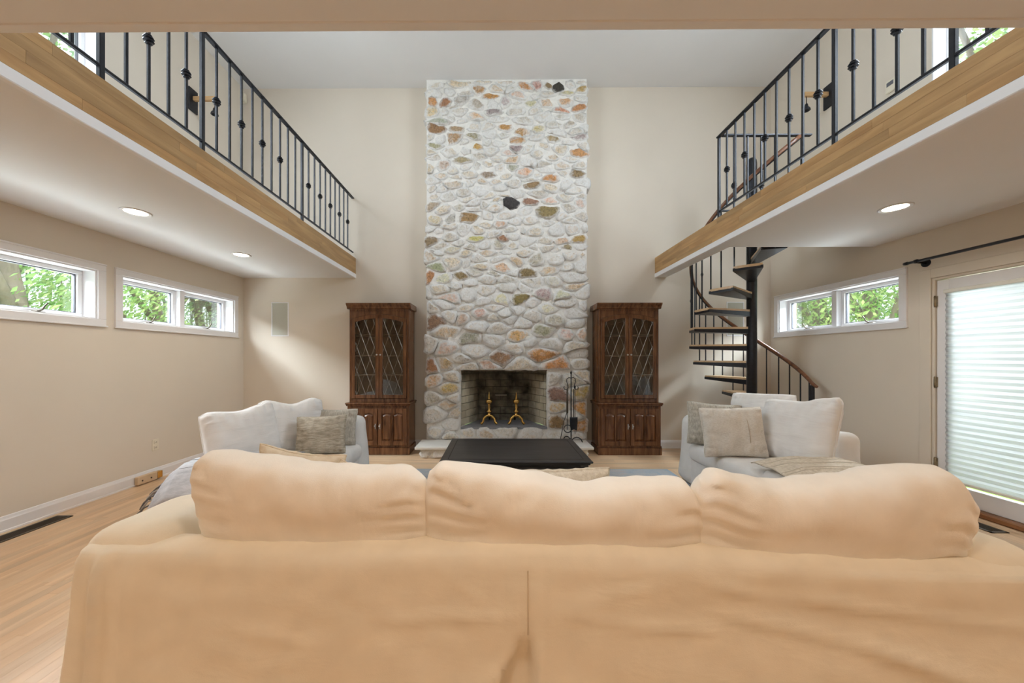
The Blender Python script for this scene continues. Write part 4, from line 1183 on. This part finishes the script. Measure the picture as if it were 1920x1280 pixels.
# ------------------------------------------------------------------ throws
def throw(name, label, mat, xs, zs, ya, yb, zd, tassel_mat, s, fringe=True):
    root = thing(name, label, 'throw', (xs[0], (ya+yb)/2, zs[0]))
    ox, oy, oz = xs[0], (ya+yb)/2, zs[0]
    m = MB(); n, k = 30, 16; g = []
    def X(t): return lerp_prof(list(zip([i/(len(xs)-1) for i in range(len(xs))], xs)), t)
    def Z(t): return lerp_prof(list(zip([i/(len(zs)-1) for i in range(len(zs))], zs)), t)
    for i in range(n+1):
        for j in range(k+1):
            t, v = i/n, j/k; y = ya+(yb-ya)*v
            z = Z(t)-zd*max(0, .45-v)**1.5*2.2+.012*noise.noise(Vector((t*4, v*5, 1)))-.015*(v > .9)*(v-.9)*10
            g.append((X(t)-ox+.012*noise.noise(Vector((v*3, t, 2))), y-oy, z-oz))
    m.add(g, [(i*(k+1)+j, i*(k+1)+j+1, (i+1)*(k+1)+j+1, (i+1)*(k+1)+j) for i in range(n) for j in range(k)], True)
    o = m.build('cloth', mat, root); md = o.modifiers.new('thickness', 'SOLIDIFY'); md.thickness = .008; md.offset = 1
    for q in (4, 5, 9, 12):
        MB().tube([(g[i*(k+1)+q][0], g[i*(k+1)+q][1], g[i*(k+1)+q][2]+.009) for i in range(n+1)], .0025, 4).build('stripe', tassel_mat, root)
    if fringe:
        for q in range(20):
            j = q/19*k; a = g[n*(k+1)+int(j)]; b2 = g[n*(k+1)+min(k, int(j)+1)]; f = j-int(j)
            p = Vector(a).lerp(Vector(b2), f)
            pts = [p, p+Vector((s*.045, rnd.uniform(-.006, .006), -.02)), p+Vector((s*.085, rnd.uniform(-.012, .012), -.06)), p+Vector((s*.105, rnd.uniform(-.015, .015), -.105))]
            MB().tube(pts, [.006, .005, .006, .008], 6).build('tassel', tassel_mat if q % 2 else mat, root)
    return root
throw('throw_blanket', 'grey fringed throw draped over the near arm of the left loveseat', m_grey, [-1.5, -1.8, -2.08, -2.24, -2.32, -2.37], [.56, .56, .555, .53, .47, .40], 2.30, 2.70, .35, plain('dark_grey_tassels', (.16, .155, .16), .95), -1)
throw('throw_blanket', 'beige knit throw over the near arm of the right loveseat', m_knit, [1.94, 2.08, 2.25, 2.40, 2.50, 2.60], [.495, .53, .535, .535, .535, .52], 2.25, 2.66, .06, plain('beige_yarn', (.6, .53, .43), .95), 1, False)

# ------------------------------------------------------------------ coffee table and rug
m_btab = wood('black_stained_wood', (.022, .021, .022), (.05, .047, .049), .36, 'x', 7)
ct = thing('coffee_table', 'black wooden coffee table in the middle of the rug', 'coffee table', (.15, 3.12, .008))
MB().cbox(-.607, .607, -.395, .395, .445, .463, .006).cbox(-.59, .59, -.378, .378, .428, .446, .005).build('table_top', m_btab, ct)
for x0_, x1_, y0_, y1_ in ((-.54, .54, -.335, -.328), (-.54, .54, .328, .335), (-.547, -.54, -.335, .335), (.54, .547, -.335, .335)):
    MB().box(x0_, x1_, y0_, y1_, .4625, .4640).build('inlay_strip', plain('table_groove', (.006, .006, .006), .5), ct)
m = MB().cbox(-.56, .56, -.352, -.33, .19, .428, .003); fr_ = m.build('front_apron', m_btab, ct)
for x0_, x1_ in ((-.53, -.01), (.01, .53)):
    d = MB().cbox(x0_, x1_, -.362, -.351, .21, .408, .004).build('drawer', m_btab, ct)
    MB().lathe([(.004, 0), (.006, .012), (.014, .018), (.012, .028), (.001, .03)], 10).build('knob', m_bronze, d).matrix_local = Matrix.Translation(((x0_+x1_)/2, -.362, .31)) @ Matrix.Rotation(R(90), 4, 'X')
MB().cbox(-.56, .56, .33, .352, .19, .428, .003).build('rear_apron', m_btab, ct)
for s in (-1, 1): MB().cbox(min(s*.56, s*.538), max(s*.56, s*.538), -.33, .33, .19, .428, .003).build('side_apron', m_btab, ct)
for sx in (-1, 1):
    for sy in (-1, 1):
        MB().cbox(sx*.545-.032, sx*.545+.032, sy*.335-.032, sy*.335+.032, 0, .43, .006).build('leg', m_btab, ct)
mr, nt, b = nodes('blue_grey_rug')
tc = nt.nodes.new('ShaderNodeTexCoord')
n1 = tex(nt, 'ShaderNodeTexNoise', 5, Detail=8, Roughness=.75); n2 = tex(nt, 'ShaderNodeTexVoronoi', 7); n3 = tex(nt, 'ShaderNodeTexNoise', 130, Detail=2)
c1 = ramp(nt, n1.outputs[0], [(.3, (.22, .24, .27)), (.45, (.33, .35, .37)), (.55, (.40, .38, .37)), (.68, (.46, .31, .26))])
c2 = ramp(nt, n2.outputs['Distance'], [(.1, (.27, .30, .34)), (.5, (.44, .43, .42))])
col = mix(nt, .35, c1.outputs[0], c2.outputs[0])
sp_ = nt.nodes.new('ShaderNodeSeparateXYZ'); link(nt, tc.outputs['Generated'], sp_.inputs[0])
def edge_d(o):
    a = nt.nodes.new('ShaderNodeMath'); a.operation = 'SUBTRACT'; link(nt, o, a.inputs[0]); a.inputs[1].default_value = .5
    c = nt.nodes.new('ShaderNodeMath'); c.operation = 'ABSOLUTE'; link(nt, a.outputs[0], c.inputs[0]); return c.outputs[0]
mxn = nt.nodes.new('ShaderNodeMath'); mxn.operation = 'MAXIMUM'; link(nt, edge_d(sp_.outputs[0]), mxn.inputs[0]); link(nt, edge_d(sp_.outputs[1]), mxn.inputs[1])
bd = ramp(nt, mxn.outputs[0], [(.0, (0, 0, 0)), (.44, (0, 0, 0)), (.445, (.8, .8, .8)), (.452, (.1, .1, .1)), (.485, (.1, .1, .1)), (.488, (.9, .9, .9))]); bd.color_ramp.interpolation = 'CONSTANT'
col = mix(nt, bd.outputs[0], col, (.28, .35, .41))
col = mix(nt, .25, col, n3.outputs[0], 'OVERLAY')
link(nt, col, b.inputs['Base Color']); b.inputs['Roughness'].default_value = .97; bump(nt, b, n3.outputs[0], .5, .004)
o = MB().cbox(-1.695, 1.695, -1.12, 1.12, 0, .008, .003).build('area_rug', mr); o.location = (.265, 2.88, .0005)
tag(o, 'faded blue grey patterned area rug under the coffee table', 'rug')

# ------------------------------------------------------------------ fixtures
m_lens = emit('lamp_glow', (1, .86, .66), 14)
def downlight(x, y, label, group=None, power=16, z=ZS):
    root = thing('recessed_light', label, 'ceiling light', (x, y, z), group=group)
    MB().lathe([(.070, 0), (.095, 0), (.095, -.005), (.088, -.008), (.072, -.004)], 28, caps=False).build('trim_ring', m_white, root)
    MB().lathe([(.001, -.0025), (.071, -.0025), (.071, -.0005), (.001, -.0005)], 28).build('lens', m_lens, root)
    add_light('lamp', 'SPOT', (0, 0, -.02), (0, 0, 0), power, WARM, root, spot_size=R(150), spot_blend=.8, shadow_soft_size=.07)
LG = 'recessed ceiling lights under the lofts'
downlight(-2.86, 2.73, 'recessed ceiling light nearer the viewer under the left loft', LG)
downlight(-2.86, 3.86, 'recessed ceiling light nearer the end wall under the left loft', LG)
downlight(3.06, 2.68, 'recessed ceiling light under the stair-side loft above the glass door', LG)
for x in (-2.3, .1, 2.5):
    for y in (-1.6, .35): downlight(x, y, 'recessed light behind the viewpoint, %s of the row %s' % ({-2.3: 'left', .1: 'middle', 2.5: 'right'}[x], 'nearest the rear wall' if y < -1 else 'nearest the sofa'), 'recessed lights behind the viewpoint', 46 if y < 0 else 40)

def speaker(x, label):
    root = thing('wall_speaker', label, 'speaker', (x, YB, 1.60), group='in-wall speakers on the end wall')
    w, h = .125, .245
    m = MB().cbox(-w, w, -.008, .0, h-.014+.245, h+.245, .002).cbox(-w, w, -.008, 0, 0, .014, .002).cbox(-w, -w+.014, -.008, 0, .014, .476, .002).cbox(w-.014, w, -.008, 0, .014, .476, .002)
    m.build('frame', m_white, root)
    MB().cbox(-w+.014, w-.014, -.004, 0, .014, .476, .001).build('grille', plain('grey_grille', (.46, .45, .38), .7, var=.1, scale=200), root)
speaker(-3.12, 'grey grille speaker set in the end wall left of the cabinet')
speaker(3.40, 'grey grille speaker set in the end wall behind the spiral stair')

def sconce(xw, s, y, label):
    root = thing('wall_sconce', label, 'wall lamp', (xw, y, 4.36), group='wall lamps above the lofts')
    MB().cbox(min(0, -s*.02), max(0, -s*.02), -.06, .06, -.13, .14, .004).build('back_plate', m_black, root)
    MB().cbox(min(-s*.02, -s*.30), max(-s*.02, -s*.30), -.02, .02, .0, .05, .006).build('arm', wood('pale_bracket_wood', (.45, .26, .11), (.62, .40, .20), .5, 'x', 9), root)
    MB().tube([(-s*.27, 0, 0), (-s*.27, 0, -.09)], .004, 6).build('cord', m_bronze, root)
    MB().lathe([(.012, -.085), (.016, -.10), (.02, -.125), (.034, -.14), (.04, -.165), (.03, -.165), (.012, -.12)], 14, (-s*.27, 0, 0)).build('lamp_holder', m_black, root)
sconce(XL, -1, 4.13, 'black plate wall lamp on a wooden bracket above the left loft')
sconce(XR, 1, 4.10, 'black plate wall lamp on a wooden bracket above the stair-side loft')
m_ivory = plain('ivory_plastic', (.74, .68, .55), .4)
def small_box(name, label, cat, loc, size, extra=None):
    x, y, z = size
    o = MB().cbox(-x/2, x/2, -y/2, y/2, -z/2, z/2, .006)
    root = thing(name, label, cat, loc); o.build('housing', m_ivory, root)
    if extra: extra(root)
    return root
small_box('motion_sensor', 'small ivory motion sensor high in the left corner', 'sensor', (XL+.03, YB-.03, 5.0), (.06, .05, .12), lambda r: MB().lathe([(.001, 0), (.02, .004), (.022, .012)], 10).build('lens', m_white, r))
small_box('thermostat', 'small ivory thermostat on the wall behind the stair-side loft railing', 'thermostat', (XR-.012, 3.45, 3.98), (.024, .09, .12), lambda r: MB().cbox(-.014, -.011, -.03, .03, 0, .04, .001).build('display', m_spacer, r))
out = thing('wall_outlet', 'ivory duplex outlet on the wall above the left baseboard', 'outlet', (XL, 3.68, .36))
MB().cbox(0, .006, -.037, .037, -.06, .06, .003).build('cover_plate', m_ivory, out)
for z in (-.027, .027):
    q = MB().cbox(.005, .009, -.018, .018, z-.016, z+.016, .003).build('receptacle', m_ivory, out)
    for y in (-.007, .007): MB().box(.0088, .0094, y-.0015, y+.0015, z-.006, z+.008).build('slot', m_dark, q)
cb = thing('junction_box', 'beige cable box fixed on the left baseboard', 'box', (XL+.02, 3.55, .045))
MB().cbox(0, .04, -.10, .10, -.036, .045, .005).build('housing', plain('beige_plastic', (.62, .47, .31), .5), cb)
MB().cbox(.0, .045, .10, .15, -.03, .04, .004).build('end_cap', m_brass, cb)
for y in (-.06, .03): MB().lathe([(.001, 0), (.008, 0), (.008, .003), (.001, .004)], 8).build('screw', m_bronze, cb).matrix_local = Matrix.Translation((.04, y, .0)) @ Matrix.Rotation(R(90), 4, 'Y')
def vent(name_label, x, y0, y1):
    root = thing('floor_vent', name_label, 'vent', (x, (y0+y1)/2, 0))
    L = (y1-y0)/2; w = .065
    MB().box(-w, w, -L, -L+.018, .0005, .006).box(-w, w, L-.018, L, .0005, .006).box(-w, -w+.016, -L, L, .0005, .006).box(w-.016, w, -L, L, .0005, .006).build('frame', m_bronze, root)
    MB().box(-w+.01, w-.01, -L+.01, L-.01, .0004, .0015).build('duct_cover', m_dark, root)
    sl = MB().cbox(-.002, .002, -L+.018, L-.018, .001, .0055, .0005).mesh('louver'); sl.materials.append(m_bronze)
    for k in range(7): new_obj('louver', sl, root, (-.042+k*.014, 0, 0))
vent('long dark floor vent by the left baseboard', XL+.14, 2.36, 2.80)
vent('dark floor vent in front of the glass door', XR-.22, 2.56, 2.86)

rod = thing('curtain_rod', 'black curtain rod mounted above the glass door', 'curtain rod', (XR, 3.20, 2.165))
MB().tube([(-.09, .05, 0), (-.09, -1.9, 0)], .0125, 10).build('rod', m_black, rod)
MB().tube([(-.09, .045, 0), (-.09, .075, 0)], [.016, .014], 10).build('finial', m_black, rod)
for y in (-.02, -1.85):
    bk = MB().tube([(0, y, -.015), (-.006, y, -.015)], .036, 18).tube([(-.004, y, -.015), (-.09, y, -.008)], .009, 8)
    bk.tube([(-.09, y-.012, 0), (-.09, y+.012, 0)], .018, 10).build('bracket', m_black, rod)
